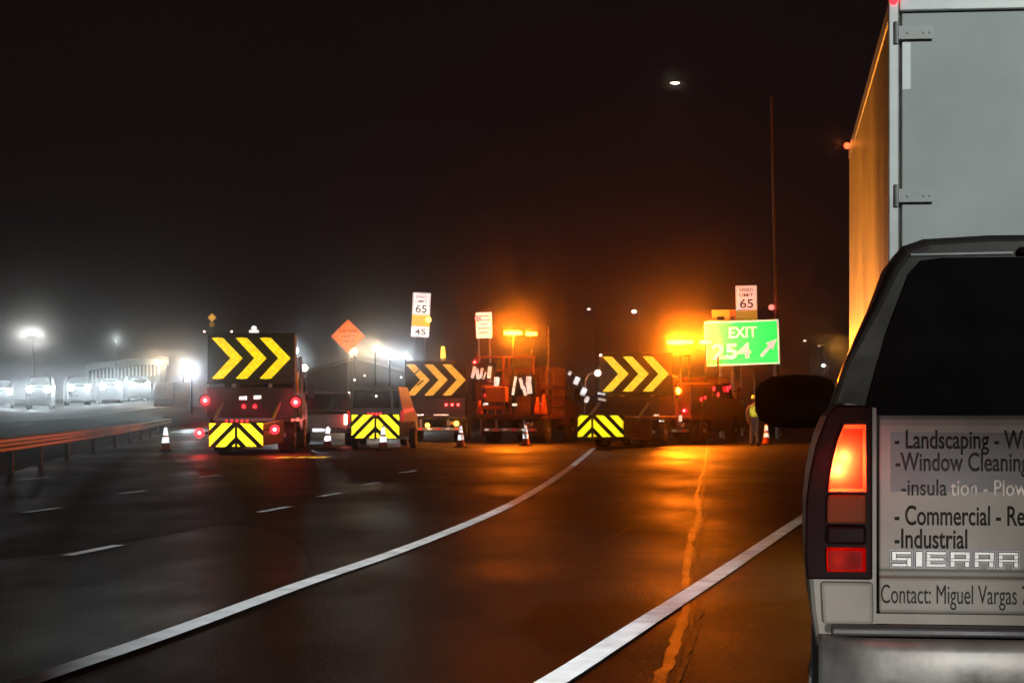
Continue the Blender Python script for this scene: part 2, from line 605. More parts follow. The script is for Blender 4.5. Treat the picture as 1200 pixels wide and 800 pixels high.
def lens(parent, name, c, r, mat, y_depth=0.05, light=None):
    hot = mat in (RED_HOT,)
    o = MB().lathe(c, [(r, 0.0), (r * 0.97, -y_depth * 0.6), (r * 0.6, -y_depth), (r * 0.05, -y_depth * 1.1)], 12, 'Y').build(name, RED_LAMP if hot else mat, parent, smooth=True)
    if hot and r > 0.055:
        q = r * 0.42
        MB().lathe((c[0], c[1] - y_depth, c[2]), [(q, 0.004), (q * 0.8, -0.012), (q * 0.3, -0.02), (0.004, -0.021)], 10, 'Y').build('lamp_core', RED_HOT, o, smooth=True)
    if light:
        p, col = light
        lamp(name + '_light', 'POINT', (c[0], c[1] - y_depth * 1.1 - 0.12, c[2]), p, col, parent, radius=0.07)
    return o

RED = (1.0, 0.05, 0.035)
AMB = (1.0, 0.175, 0.005)
AMB2 = (1.0, 0.42, 0.06)

def chevrons(board, xc, zc, y, mat, h=1.22, broken=False):
    d, t, sp_ = 0.56, 0.37, 0.72
    x0 = xc - (2 * sp_ + d + t) / 2
    for k in range(3):
        b = MB()
        x = x0 + k * sp_
        n = 6
        up = [(x + d * i / n, zc + h / 2 - h / 2 * i / n) for i in range(n + 1)]
        for half in (1, -1):
            pts = [(px_, zc + (pz - zc) * half) for px_, pz in up]
            quad = [pts[0], (pts[0][0] + t * 0.5, pts[0][1] + 0.015 * half), (pts[0][0] + t * 0.93, pts[0][1]), (pts[-1][0] + t, pts[-1][1]), pts[-1]]
            if broken and k == 0:       # a dark wire harness hangs over this arrow
                quad = [(a + 0.0, c) for a, c in quad]
            b.prism_xz(quad, y - 0.02, y)
        b.build('chevron', mat, board)

def clip_half(poly, x0, x1, z0, z1):
    def cut(P, inside, inter):
        out = []
        for i in range(len(P)):
            a, b = P[i - 1], P[i]
            if inside(b):
                if not inside(a):
                    out.append(inter(a, b))
                out.append(b)
            elif inside(a):
                out.append(inter(a, b))
        return out
    def xi(v):
        return lambda a, b: (v, a[1] + (b[1] - a[1]) * (v - a[0]) / (b[0] - a[0]))
    def zi(v):
        return lambda a, b: (a[0] + (b[0] - a[0]) * (v - a[1]) / (b[1] - a[1]), v)
    for f, g in ((lambda p: p[0] >= x0, xi(x0)), (lambda p: p[0] <= x1, xi(x1)), (lambda p: p[1] >= z0, zi(z0)), (lambda p: p[1] <= z1, zi(z1))):
        poly = cut(poly, f, g)
        if len(poly) < 3:
            return []
    return poly

def striped_panel(parent, xc, z0, w, h, y, apex=0.0, period=0.46, name='striped_panel'):
    """Black nose panel with yellow bars falling away from the apex."""
    p = MB().span(xc - w / 2 - 0.03, xc + w / 2 + 0.03, y, y + 0.06, z0 - 0.03, z0 + h + 0.03).build(name, BLACK, parent, bevel=0.03)
    s = MB()
    xa = xc + apex
    for sgn in (-1, 1):
        lo, hi = (xc - w / 2, xa - 0.035) if sgn < 0 else (xa + 0.035, xc + w / 2)
        for k in range(-6, 14):
            o = k * period
            b = period * 0.62
            zb, zt = z0 - 0.1, z0 + h + 0.1
            L = (zt - zb)
            quad = [(xa + sgn * (o), zt), (xa + sgn * (o + b), zt), (xa + sgn * (o + b + L), zb), (xa + sgn * (o + L), zb)]
            c = clip_half(quad, lo, hi, z0, z0 + h)
            if len(c) >= 3:
                s.prism_xz(c, y - 0.006, y - 0.002)
    s.build('stripe_sheeting', RETRO_Y, p)
    return p

def attenuator(root, y0, y1, xc=0, w=1.55, z0=0.22, h=0.68, apex=0.0):
    """Crash cushion behind a truck: tapered boxes, hinge frame, striped nose."""
    a = MB()
    a.loft([[(xc - w / 2 + 0.05, y0 + 0.06, z0 + 0.02), (xc + w / 2 - 0.05, y0 + 0.06, z0 + 0.02), (xc + w / 2 - 0.05, y0 + 0.06, z0 + h - 0.02), (xc - w / 2 + 0.05, y0 + 0.06, z0 + h - 0.02)],
            [(xc - 0.95, y1 - 0.5, 0.28), (xc + 0.95, y1 - 0.5, 0.28), (xc + 0.95, y1 - 0.5, 0.98), (xc - 0.95, y1 - 0.5, 0.98)],
            [(xc - 1.0, y1, 0.28), (xc + 1.0, y1, 0.28), (xc + 1.0, y1, 0.98), (xc - 1.0, y1, 0.98)]])
    c = a.build('crash_cushion', DARK_PAINT, root, bevel=0.02)
    MB().bar((xc - 0.85, y1 - 1.9, 1.0), (xc - 0.85, y1 + 0.1, 1.5), 0.08).bar((xc + 0.85, y1 - 1.9, 1.0), (xc + 0.85, y1 + 0.1, 1.5), 0.08).bar((xc - 0.85, y1 - 1.9, 1.0), (xc + 0.85, y1 - 1.9, 1.0), 0.08).build('hinge_frame', STEEL, c)
    striped_panel(root, xc, z0, w, h, y0, apex)
    return c

def truck_base(root, paint, bed_z=1.05, L=7.4, bed=4.4, cab_h=2.55, cab_w=2.25):
    """Chassis, six wheels, flat bed, cab with glass and mirrors; rear of the bed at y = 0."""
    MB().span(-0.45, -0.33, 0.1, L - 0.2, 0.62, 0.86).span(0.33, 0.45, 0.1, L - 0.2, 0.62, 0.86).span(-0.9, 0.9, 1.3, 1.42, 0.45, 0.57).span(-0.9, 0.9, L - 1.3, L - 1.18, 0.45, 0.57).span(0.5, 1.05, 2.7, 3.7, 0.5, 0.95).span(-1.05, -0.5, 2.7, 3.7, 0.5, 0.95).build('chassis', BLACK, root)
    for s in (-1, 1):
        wheel(root, s * 0.98, 1.36, 0.5, 0.5, s)
        wheel(root, s * 1.0, L - 1.24, 0.5, 0.3, s)
        MB().span(s * 0.78, s * 1.18, 0.28, 0.31, 0.3, 0.85).build('mud_flap', RUBBER, root)
    MB().span(-1.05, 1.05, 0.08, 0.18, 0.46, 0.58).span(-0.6, -0.5, 0.1, 0.17, 0.58, bed_z - 0.142).span(0.5, 0.6, 0.1, 0.17, 0.58, bed_z - 0.142).build('underride_bar', STEEL, root)
    for k in range(6):
        MB().span(-1.0 + k * 0.36, -1.0 + k * 0.36 + 0.17, 0.074, 0.078, 0.49, 0.55).build('tape_patch', retro('red_sheeting', (0.8, 0.02, 0.02), 0.4) if k % 2 else RETRO_W, root)
    MB().span(0.62, 0.92, 0.07, 0.075, 0.66, 0.81).build('licence_plate', pmat('plate_metal', (0.5, 0.5, 0.48), 0.5), root)
    MB().tube([(0.9, 0.02, bed_z - 0.16), (0.8, -0.06, bed_z - 0.34), (0.55, -0.04, bed_z - 0.42), (0.3, 0.05, bed_z - 0.3)], 0.02, 6).build('air_hose', RUBBER, root)
    b = MB().span(-1.22, 1.22, 0, bed, bed_z - 0.14, bed_z)
    b.build('bed', paint, root, bevel=0.015)
    cb = MB()
    y0, y1 = bed + 0.15, L
    prof = [(y0, 0.72), (y0, cab_h - 0.08), (y0 + 0.12, cab_h), (y0 + 1.15, cab_h - 0.02), (y0 + 1.6, 1.75), (y1 - 0.1, 1.5), (y1, 1.35), (y1, 0.55), (y1 - 0.7, 0.55), (y1 - 0.75, 0.9), (y1 - 1.7, 0.9), (y1 - 1.75, 0.6), (y0 + 0.3, 0.6)]
    cb.prism_yz(prof, -cab_w / 2, cab_w / 2, lambda z: 0.12 * max(0, z - 1.6))
    cab = cb.build('cab', paint, root, bevel=0.05)
    xw = lambda z: cab_w / 2 - 0.12 * max(0, z - 1.6) + 0.004
    MB().span(-0.8, 0.8, y0 - 0.006, y0 + 0.01, 1.75, 2.3).build('rear_window', GLASS, cab, bevel=0.004)
    for s in (-1, 1):
        g = MB()
        g.loft([[(s * xw(1.7), y0 + 0.25, 1.7), (s * xw(1.7), y0 + 1.35, 1.7), (s * xw(2.3), y0 + 1.08, 2.3), (s * xw(2.3), y0 + 0.25, 2.3)],
                [(s * (xw(1.7) - 0.02), y0 + 0.25, 1.7), (s * (xw(1.7) - 0.02), y0 + 1.35, 1.7), (s * (xw(2.3) - 0.02), y0 + 1.08, 2.3), (s * (xw(2.3) - 0.02), y0 + 0.25, 2.3)]])
        g.build('side_window', GLASS, cab)
        mr = MB().span(s * (cab_w / 2 + 0.12), s * (cab_w / 2 + 0.34), y0 + 1.42, y0 + 1.5, 1.65, 2.15).build('mirror', BLACK, cab, bevel=0.02)
        MB().bar((s * (cab_w / 2 - 0.02), y0 + 1.46, 2.0), (s * (cab_w / 2 + 0.14), y0 + 1.46, 2.0), 0.03).build('mirror_arm', BLACK, mr)
    ws = MB()
    ya, yb = y0 + 1.19, y0 + 1.55
    ws.loft([[(-0.9, yb + 0.03, 1.8), (0.9, yb + 0.03, 1.8), (0.85, ya + 0.05, cab_h - 0.1), (-0.85, ya + 0.05, cab_h - 0.1)], [(-0.9, yb, 1.8), (0.9, yb, 1.8), (0.85, ya, cab_h - 0.1), (-0.85, ya, cab_h - 0.1)]])
    ws.build('windshield', GLASS, cab)
    MB().span(-1.1, 1.1, L + 0.005, L + 0.14, 0.5, 0.78).build('front_bumper', STEEL, root, bevel=0.03)
    return cab, y0

def light_bar(root, c, w, power, mat=AMBER_HOT, col=AMB, posts=None, r=0.075):
    b = MB().span(c[0] - w / 2, c[0] + w / 2, c[1] - 0.1, c[1] + 0.1, c[2] - 0.03, c[2] + 0.1)
    o = b.build('light_bar', mat, root, bevel=0.03)
    MB().span(c[0] - w / 2 - 0.03, c[0] + w / 2 + 0.03, c[1] - 0.12, c[1] + 0.12, c[2] - 0.075, c[2] - 0.034).build('light_bar_base', BLACK, o)
    if posts:
        MB().cyl((c[0], c[1], posts), (c[0], c[1], c[2] - 0.076), 0.035, n=8).build('light_post', BLACK, o)
    lamp('beacon_light', 'POINT', (c[0], c[1] - 0.32, c[2] + 0.06), power, col, root, radius=0.12)
    return o

def loc_at(px, Z):
    return ((px - 600) * Z / F, Z, 0)

# ------------------------------------------------------------------ pickup truck beside us
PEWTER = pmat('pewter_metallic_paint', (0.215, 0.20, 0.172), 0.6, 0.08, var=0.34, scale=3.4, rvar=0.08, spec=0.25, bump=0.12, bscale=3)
DECAL_DARK = pmat('grey_vinyl_band', (0.075, 0.068, 0.066), 0.55, var=0.25, scale=7)
INK = pmat('black_vinyl_letters', (0.022, 0.019, 0.018), 0.6, var=0.3, spec=0.08)
INK_FADED = pmat('faded_vinyl_letters', (0.040, 0.032, 0.032), 0.6, var=0.3, spec=0.08)
INK_PALE = pmat('pale_vinyl_letters', (0.60, 0.57, 0.50), 0.45, var=0.55, scale=5)
HOUSING = pmat('dark_lamp_housing', (0.010, 0.003, 0.003), 0.5, spec=0.03)
AMBER_OFF = pmat('unlit_amber_lens', (0.11, 0.030, 0.012), 0.5, spec=0.02)

pk = thing('pickup_truck', 'pewter pickup truck with lettered tailgate and glowing brake lamp beside our lane', 'pickup truck', (1.842, 6.20, 0), 8.0)
def side_x(z):
    pts = [(0.40, 0.93), (0.55, 0.965), (0.70, 0.988), (0.85, 1.0), (1.02, 0.998), (1.12, 0.985), (1.2, 0.965), (1.27, 0.935), (1.30, 0.90)]
    if z <= pts[0][0]:
        return pts[0][1]
    for (a, xa), (b, xb) in zip(pts[:-1], pts[1:]):
        if z <= b:
            return xa + (xb - xa) * (z - a) / (b - a)
    return pts[-1][1]
zs = [0.60, 0.70, 0.80, 0.90, 1.0, 1.08, 1.15, 1.21, 1.26, 1.29, 1.30]
for s in (-1, 1):
    secs = []
    for y, inn in ((0.0, 0.016), (0.012, 0.005), (0.03, 0.0), (0.6, -0.006), (1.05, -0.02), (1.5, -0.006), (2.02, 0.0)):
        outer = [(s * (side_x(z) - inn), y, z) for z in zs]
        inner = [(s * 0.80, y, z) for z in (1.285, 0.60)]
        secs.append(outer + inner)
    MB().loft(secs).build('bedside', PEWTER, pk, smooth=False)
MB().span(-0.795, 0.795, 1.94, 1.99, 0.62, 1.26).span(-0.795, 0.795, 0.12, 1.93, 0.66, 0.70).build('bed_liner', PLASTIC, pk)
# tailgate with its fold lines
tg = MB()
prof = [(0.0, 1.252), (-0.004, 1.235), (-0.004, 0.822), (0.012, 0.815), (0.012, 0.803), (-0.008, 0.796), (-0.010, 0.705), (0.0, 0.695), (0.06, 0.695), (0.06, 1.262), (0.012, 1.265)]
tg.prism_yz(prof, -0.792, 0.792)
tailgate = tg.build('tailgate', PEWTER, pk, bevel=0.006)
MB().span(-0.76, 0.76, -0.0065, -0.0045, 1.045, 1.215).build('vinyl_band', DECAL_DARK, tailgate)
XL = -0.745
def tgx(px):
    return -1.0 + (px - 942) / 413.0
def tgz(py):
    return H - (py - HY) / 413.0
yT = -0.0075
text('lettering', '- Landscaping - Windows', INK, tailgate, tgx(1046), tgz(525.5), yT, height=0.052, width=0.50, bold=0.014)
text('lettering', '-Window Cleaning', INK_FADED, tailgate, tgx(1047), tgz(552), yT, height=0.052, width=0.375, bold=0.014)
text('lettering', '-insula', INK_FADED, tailgate, tgx(1054), tgz(581), yT, height=0.046, width=0.128, bold=0.008)
text('lettering', 'tion - Plowing', INK_PALE, tailgate, tgx(1111), tgz(581), yT - 0.0022, height=0.046, width=0.27, bold=0.014)
text('lettering', '- Commercial - Residential', INK, tailgate, tgx(1046), tgz(616), yT + 0.0025, height=0.055, width=0.525, bold=0.014)
text('lettering', '-Industrial', INK, tailgate, tgx(1046), tgz(643.5), yT + 0.0025, height=0.055, width=0.205, bold=0.014)
text('lettering', 'Contact: Miguel Vargas 7', INK, tailgate, tgx(1030), tgz(709), -0.0122, height=0.054, width=0.415)
# raised chrome letters, drawn as blocky strokes on a dark surround
SHADOW = pmat('badge_surround', (0.03, 0.028, 0.026), 0.4)
GL = {'S': [(0, 0, 1, .24), (0, .38, 1, .62), (0, .76, 1, 1), (0, .38, .26, 1), (.74, 0, 1, .62)],
      'I': [(0, 0, 1, 1)],
      'E': [(0, 0, .26, 1), (0, 0, 1, .24), (0, .38, .9, .62), (0, .76, 1, 1)],
      'R': [(0, 0, .26, 1), (0, .76, 1, 1), (.74, .36, 1, 1), (0, .36, 1, .58), (.70, 0, .97, .40)],
      'A': [(0, 0, .26, 1), (.74, 0, 1, 1), (0, .76, 1, 1), (0, .34, 1, .56)]}
zb, hh = tgz(666), 0.046
x = tgx(1042)
bb, bc = MB(), MB()
for ch in 'SIERRA':
    wd = 0.022 if ch == 'I' else 0.058
    for j, (u0, v0, u1, v1) in enumerate(GL[ch]):
        j2 = j * 0.0004
        bb.span(x + u0 * wd - 0.004, x + u1 * wd + 0.004, -0.0095 - j2, -0.0045, zb + v0 * hh - 0.004, zb + v1 * hh + 0.004)
        bc.span(x + u0 * wd, x + u1 * wd, -0.0165 - j2, -0.012, zb + v0 * hh, zb + v1 * hh)
    x += wd + (0.008 if ch == 'I' else 0.0095)
bb.build('badge_surround', SHADOW, tailgate)
bc.build('badge', pmat('badge_chrome', (0.20, 0.195, 0.18), 0.4, 0.4, var=0.4, scale=30), tailgate, bevel=0.0025)
MB().span(-0.13, 0.13, -0.022, -0.005, 1.13, 1.20).build('tailgate_handle', BLACK, tailgate, bevel=0.01)

def red_lens_mat():
    m, nt, out = nodes_mat('red_brake_lens')
    t = nt.nodes.new('ShaderNodeBsdfTranslucent')
    t.inputs[0].default_value = (1.0, 0.032, 0.008, 1)
    g = nt.nodes.new('ShaderNodeBsdfAnisotropic')
    g.inputs['Color'].default_value = (1, 1, 1, 1)
    g.inputs['Roughness'].default_value = 0.12
    mx = nt.nodes.new('ShaderNodeMixShader')
    mx.inputs[0].default_value = 0.008
    tc = nt.nodes.new('ShaderNodeTexCoord')
    wv = nt.nodes.new('ShaderNodeTexChecker')
    wv.inputs['Scale'].default_value = 90
    nt.links.new(tc.outputs['Object'], wv.inputs['Vector'])
    b = nt.nodes.new('ShaderNodeBump')
    b.inputs['Strength'].default_value = 0.25
    b.inputs['Distance'].default_value = 0.003
    nt.links.new(wv.outputs['Fac'], b.inputs['Height'])
    nt.links.new(b.outputs[0], g.inputs['Normal'])
    nt.links.new(t.outputs[0], mx.inputs[1])
    nt.links.new(g.outputs[0], mx.inputs[2])
    nt.links.new(mx.outputs[0], out.inputs[0])
    return m
LENS = red_lens_mat()
REFL = pmat('lamp_reflector', (0.7, 0.7, 0.7), 0.4, 0.2)
for s in (-1, 1):
    def edge(z, inset=0.0):
        return side_x(z) - 0.045 - inset
    # dark housing frame, open behind the lenses
    zl = [0.792, 0.85, 0.95, 1.02, 1.1, 1.18, 1.25]
    zl = zl + [1.27, 1.292]
    outer = [(s * (side_x(z) + 0.003), z) for z in zl]
    hs = MB()
    x_in = 0.812
    hs.prism_xz(outer + [(s * x_in, 1.292), (s * x_in, 0.792)], -0.022, -0.003)
    tl = hs.build('tail_lamp', HOUSING, pk, bevel=0.006)
    def lens_poly(z0, z1, a=0.012, b=0.018):
        zz_ = [z0 + (z1 - z0) * k / 4 for k in range(5)]
        return [(s * (edge(z) - a), z) for z in zz_] + [(s * (x_in + b), z1), (s * (x_in + b), z0)]
    # upper red lens: a hollow shell with its bulb inside
    pl = lens_poly(1.045, 1.238)
    sh = MB()
    yb_, yf = -0.024, -0.085
    cx = sum(p[0] for p in pl) / len(pl)
    cz = sum(p[1] for p in pl) / len(pl)
    ring0 = [(px_, yb_, pz) for px_, pz in pl]
    ring1 = [(cx + (px_ - cx) * 0.97, yf + 0.014, cz + (pz - cz) * 0.97) for px_, pz in pl]
    ring2 = [(cx + (px_ - cx) * 0.84, yf, cz + (pz - cz) * 0.88) for px_, pz in pl]
    sh.loft([ring0, ring1, ring2])
    for f in [f for f in sh.bm.faces if all(abs(v.co.y - yb_) < 1e-5 for v in f.verts)]:
        sh.bm.faces.remove(f)
    lo = sh.build('brake_lens', LENS, tl)
    lamp('brake_bulb', 'POINT', (cx + s * 0.0, -0.068, cz + 0.004), 1.3, (1.0, 0.86, 0.62), pk, radius=0.012)
    lamp('brake_bulb', 'POINT', (cx + s * 0.018, -0.068, cz - 0.032), 1.9, (1.0, 0.86, 0.62), pk, radius=0.012)
    pa = lens_poly(0.955, 1.037)
    MB().prism_xz(pa, -0.060, -0.024).build('amber_lens', AMBER_OFF, tl, bevel=0.008)
    pa = lens_poly(0.895, 0.948)
    MB().prism_xz(pa, -0.058, -0.024).build('reverse_lens', HOUSING, tl, bevel=0.008)
    pr = lens_poly(0.815, 0.885)
    cx2 = sum(p[0] for p in pr) / len(pr)
    cz2 = sum(p[1] for p in pr) / len(pr)
    sh = MB()
    sh.loft([[(px_, yb_, pz) for px_, pz in pr], [(cx2 + (px_ - cx2) * 0.96, -0.055, cz2 + (pz - cz2) * 0.94) for px_, pz in pr], [(cx2 + (px_ - cx2) * 0.86, -0.066, cz2 + (pz - cz2) * 0.8) for px_, pz in pr]])
    for f in [f for f in sh.bm.faces if all(abs(v.co.y - yb_) < 1e-5 for v in f.verts)]:
        sh.bm.faces.remove(f)
    sh.build('lower_lens', LENS, tl)
    lamp('marker_bulb', 'POINT', (cx2, -0.042, cz2), 0.010, (1.0, 0.8, 0.6), pk, radius=0.012)
    # corner of the body under the lamp
lamp('brake_glow', 'POINT', (-0.9, -0.22, 1.12), 1.1, RED, pk, radius=0.06)

# bumper
bp = MB()
def brow(x, z, d):
    return (x, -d, z)
secs = []
for x in (-0.965, -0.95, -0.90, -0.80, -0.5, -0.2, 0.2, 0.5, 0.80, 0.90, 0.95, 0.965):
    e = 0.0 if abs(x) < 0.85 else (abs(x) - 0.85) * 1.1
    d = 0.165 - e
    secs.append([(x, -d + 0.045, 0.634), (x, -d + 0.008, 0.622), (x, -d, 0.60), (x, -d + 0.004, 0.53), (x, -d + 0.02, 0.47), (x, -d + 0.05, 0.44), (x, 0.03, 0.44), (x, 0.03, 0.634)])
bp.loft(secs)
bumper = bp.build('rear_bumper', CHROME, pk, smooth=True)
for f in bumper.data.polygons:
    f.use_smooth = True
MB().span(-0.93, 0.93, -0.105, -0.012, 0.638, 0.664).build('step_pad', PLASTIC, bumper, bevel=0.008)
MB().span(-0.16, 0.16, -0.172, -0.166, 0.49, 0.58).build('number_plate', pmat('plate_metal', (0.5, 0.5, 0.48), 0.5), bumper)
MB().span(-0.80, 0.80, -0.002, 0.03, 0.665, 0.694).build('rear_valance', PEWTER, pk)
for s in (-1, 1):
    MB().loft([[(s * 0.81, -0.03, 0.664), (s * (side_x(0.664) - 0.03), -0.03, 0.664), (s * (side_x(0.664) - 0.03), 0.0, 0.664), (s * 0.81, 0.0, 0.664)],
               [(s * 0.81, -0.022, 0.785), (s * (side_x(0.78) - 0.035), -0.022, 0.785), (s * (side_x(0.78) - 0.035), 0.0, 0.785), (s * 0.81, 0.0, 0.785)]]).build('corner_panel', PEWTER, pk, bevel=0.01)

# cab
cabm = MB()
def cab_ring(y, top, half_top, belt=0.93, low=0.955, zbelt=1.27, z0=0.5):
    r = []
    pts = [(low, z0), (low + 0.035, 0.85), (belt + 0.02, 1.15), (belt, zbelt), (belt - 0.06, zbelt + (top - zbelt) * 0.28), (belt - 0.06 - (belt - 0.06 - half_top) * 0.52, zbelt + (top - zbelt) * 0.62), (half_top + 0.035, zbelt + (top - zbelt) * 0.86), (half_top - 0.01, top - 0.035), (half_top - 0.09, top - 0.008), (half_top * 0.5, top + 0.004)]
    left = [(-x_, y, z_) for x_, z_ in pts]
    right = [(x_, y, z_) for x_, z_ in pts[::-1]]
    return left + right
cabm.loft([cab_ring(2.05, 1.915, 0.64), cab_ring(2.12, 1.94, 0.66), cab_ring(2.9, 1.955, 0.67), cab_ring(3.35, 1.93, 0.66), cab_ring(4.1, 1.30, 0.72, zbelt=1.22), cab_ring(5.5, 1.16, 0.72, zbelt=1.08, belt=0.91, low=0.93), cab_ring(5.66, 0.98, 0.70, zbelt=0.95, belt=0.90, low=0.92)])
CABPAINT = pmat('shaded_pewter_cab_paint', (0.085, 0.075, 0.068), 0.4, 0.4, coat=0.3)  # same pewter as the bed, darkened for the dimmer light on the cab
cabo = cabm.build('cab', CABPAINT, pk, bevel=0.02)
win = [(-0.80, 1.20), (-0.785, 1.30), (-0.715, 1.56), (-0.625, 1.80), (-0.585, 1.845), (-0.5, 1.855), (0.5, 1.855), (0.585, 1.845), (0.625, 1.80), (0.715, 1.56), (0.785, 1.30), (0.80, 1.20)]
MB().prism_xz(win, 2.035, 2.052).build('rear_window', GLASS, cabo)
MB().span(-0.22, 0.22, 2.02, 2.06, 1.868, 1.892).build('third_brake_lamp', HOUSING, cabo, bevel=0.005)
MB().bar((-0.62, 2.046, 1.868), (-0.24, 2.046, 1.872), 0.008).build('window_trim', STEEL, cabo)
MB().bar((0.24, 2.046, 1.872), (0.62, 2.046, 1.868), 0.008).build('window_trim', STEEL, cabo)
for s in (-1, 1):
    secs = []
    for k, (dx, rz_) in enumerate(((0.0, 0.05), (0.02, 0.10), (0.08, 0.122), (0.2, 0.126), (0.3, 0.118), (0.355, 0.09), (0.375, 0.045))):
        xx = s * (0.885 + dx)
        secs.append([(xx, 3.88 + 0.05 * math.sin(t) + 0.1 * dx, 1.318 + rz_ * math.cos(t)) for t in [2 * math.pi * q / 14 for q in range(14)]])
    mo = MB().loft(secs).build('mirror', pmat('mirror_shell', (0.012, 0.010, 0.010), 0.55, spec=0.3), cabo, smooth=True)
    MB().bar((s * 0.86, 3.9, 1.27), (s * 0.95, 3.9, 1.28), 0.06).build('mirror_arm', PLASTIC, mo)
    for y in (1.05, 4.75):
        wheel(pk, s * 0.86, y, 0.37, 0.25, s)
MB().span(-0.5, -0.4, 0.2, 5.4, 0.42, 0.56).span(0.4, 0.5, 0.2, 5.4, 0.42, 0.56).span(-0.8, 0.8, 1.0, 1.1, 0.32, 0.42).build('chassis', BLACK, pk)
MB().span(-0.8, 0.8, 5.6, 5.75, 0.45, 0.72).build('front_bumper', CHROME, pk, bevel=0.03)

# ------------------------------------------------------------------ box trailer ahead of the pickup
TR_SIDE = pmat('white_trailer_side', (0.60, 0.57, 0.50), 0.33, 0.5, var=0.15, scale=1.5, rvar=0.03)
TR_DOOR = pmat('grey_trailer_door', (0.44, 0.46, 0.45), 0.55, var=0.22, scale=1.6, bump=0.08, bscale=4)
TR_FRAME = pmat('trailer_frame_steel', (0.45, 0.45, 0.44), 0.45, 0.4)
yaw = 6.9
tr_left = Vector(((1041 - 600) * 15.0 / F, 15.0, 0))
c_ = Vector((math.cos(R(yaw)), -math.sin(R(yaw)), 0)) * 1.29
tr = thing('box_trailer', 'tall box trailer with grey rear doors towering over the pickup', 'trailer', tr_left + c_, yaw)
LT, TOP, BOT = 8.7, 4.10, 1.18
MB().span(-1.27, 1.27, 0.06, LT, BOT, TOP - 0.03).build('box_shell', TR_SIDE, tr, bevel=0.01)
for s in (-1, 1):
    m = MB()
    for k in range(44):
        y = 0.3 + k * 0.19
        m.span(s * 1.271, s * 1.277, y, y + 0.09, BOT + 0.12, TOP - 0.16)
    m.build('side_panel', TR_SIDE, tr)
    MB().span(s * 1.262, s * 1.28, 0.0, LT, TOP - 0.12, TOP).build('top_rail', TR_FRAME, tr, bevel=0.006)
    MB().span(s * 1.262, s * 1.28, 0.0, LT, BOT - 0.1, BOT + 0.1).build('bottom_rail', TR_FRAME, tr, bevel=0.006)
MB().span(-1.29, -1.22, -0.04, 0.058, BOT - 0.1, TOP - 0.001).span(1.22, 1.29, -0.04, 0.058, BOT - 0.1, TOP - 0.001).span(-1.218, 1.218, -0.04, 0.058, TOP - 0.10, TOP - 0.001).span(-1.218, 1.218, -0.04, 0.058, BOT - 0.1, BOT + 0.02).build('rear_frame', TR_FRAME, tr, bevel=0.008)
for s in (-1, 1):
    d = MB().span(s * 0.006, s * 1.20, -0.005, 0.055, BOT + 0.03, TOP - 0.11).build('rear_door', TR_DOOR, tr, bevel=0.01)
    for z in (3.85, 2.74, 1.75):
        h = MB().span(s * 1.235, s * 0.985, -0.058, -0.043, z - 0.045, z + 0.045).cyl((s * 1.238, -0.05, z - 0.075), (s * 1.238, -0.05, z + 0.075), 0.018, n=10)
        for q in (1.16, 1.05, 1.01):
            h.cyl((s * q, -0.068, z), (s * q, -0.058, z), 0.012, n=8)
        h.build('hinge', pmat('dull_hinge_steel', (0.30, 0.30, 0.29), 0.5, 0.4), d)
    MB().cyl((s * 0.35, -0.03, BOT + 0.05), (s * 0.35, -0.03, TOP - 0.12), 0.016, n=10).build('lock_rod', STEEL, d)
    TAPE = retro('white_door_tape', (0.9, 0.92, 0.92), 0.03, base=(0.9, 0.92, 0.92), wear=0.05)
    MB().span(s * 1.20, s * 0.87, -0.0425, -0.0405, TOP - 0.090, TOP - 0.022).build('reflective_tape', TAPE, d)
    MB().span(s * 1.195, s * 1.14, -0.008, -0.006, 3.47, 3.79).build('reflective_tape', TAPE, d)
    MB().ball((s * 1.255, -0.045, TOP - 0.03), (0.028, 0.02, 0.028), 10, 8).build('marker_lamp', RED_LAMP, tr)
MB().ball((-1.30, LT - 0.1, TOP + 0.015), (0.035, 0.05, 0.035), 10, 8).build('marker_lamp', emat('red_orange_marker', (1.0, 0.07, 0.02), 5), tr)
lamp('trailer_side_light', 'POINT', (-1.40, LT - 0.25, TOP + 0.02), 1.2, (1, 0.22, 0.03), tr, radius=0.04)
MB().span(-1.315, -1.288, 6.2, 6.42, 1.86, 1.93).build('marker_lamp', emat('amber_marker', (1.0, 0.42, 0.05), 14), tr, bevel=0.01)
lamp('trailer_side_light', 'POINT', (-1.48, 6.3, 1.9), 14, AMB2, tr, radius=0.04)
for y in (2.0, 4.6, 7.2):        # added amber lamps, hidden by the pickup, to light the trailer side
    MB().span(-1.315, -1.282, y, y + 0.18, 1.20, 1.27).build('marker_lamp', emat('amber_marker', (1.0, 0.42, 0.05), 14), tr, bevel=0.01)  # lamp bodies made up to match the marker above
    lamp('trailer_side_light', 'SPOT', (-1.66, y + 0.09, 1.24), 560, (1.0, 0.30, 0.018), tr, radius=0.05, aim=(-1.30, y + 0.09, 3.0), size=150, blend=0.5)
for y in (1.0, 2.2):
    for s in (-1, 1):
        wheel(tr, s * 1.0, y, 0.5, 0.5, s)
MB().span(-0.5, -0.4, 0.1, LT, 0.8, BOT - 0.102).span(0.4, 0.5, 0.1, LT, 0.8, BOT - 0.102).span(-0.9, 0.9, 0.05, 0.15, 0.5, 0.6).span(-0.85, -0.78, 0.05, 0.15, 0.6, BOT - 0.102).span(0.78, 0.85, 0.05, 0.15, 0.6, BOT - 0.102).build('underframe', BLACK, tr)
tc_ = MB().prism_yz([(LT + 0.5, 0.6), (LT + 0.5, 3.0), (LT + 2.0, 2.9), (LT + 2.5, 1.9), (LT + 3.9, 1.6), (LT + 4.0, 0.5)], -1.1, 1.1).build('cab', DARK_PAINT, tr, bevel=0.08)
MB().span(-0.45, 0.45, LT - 1.0, LT + 0.52, 0.75, 1.0).build('coupling', BLACK, tr)
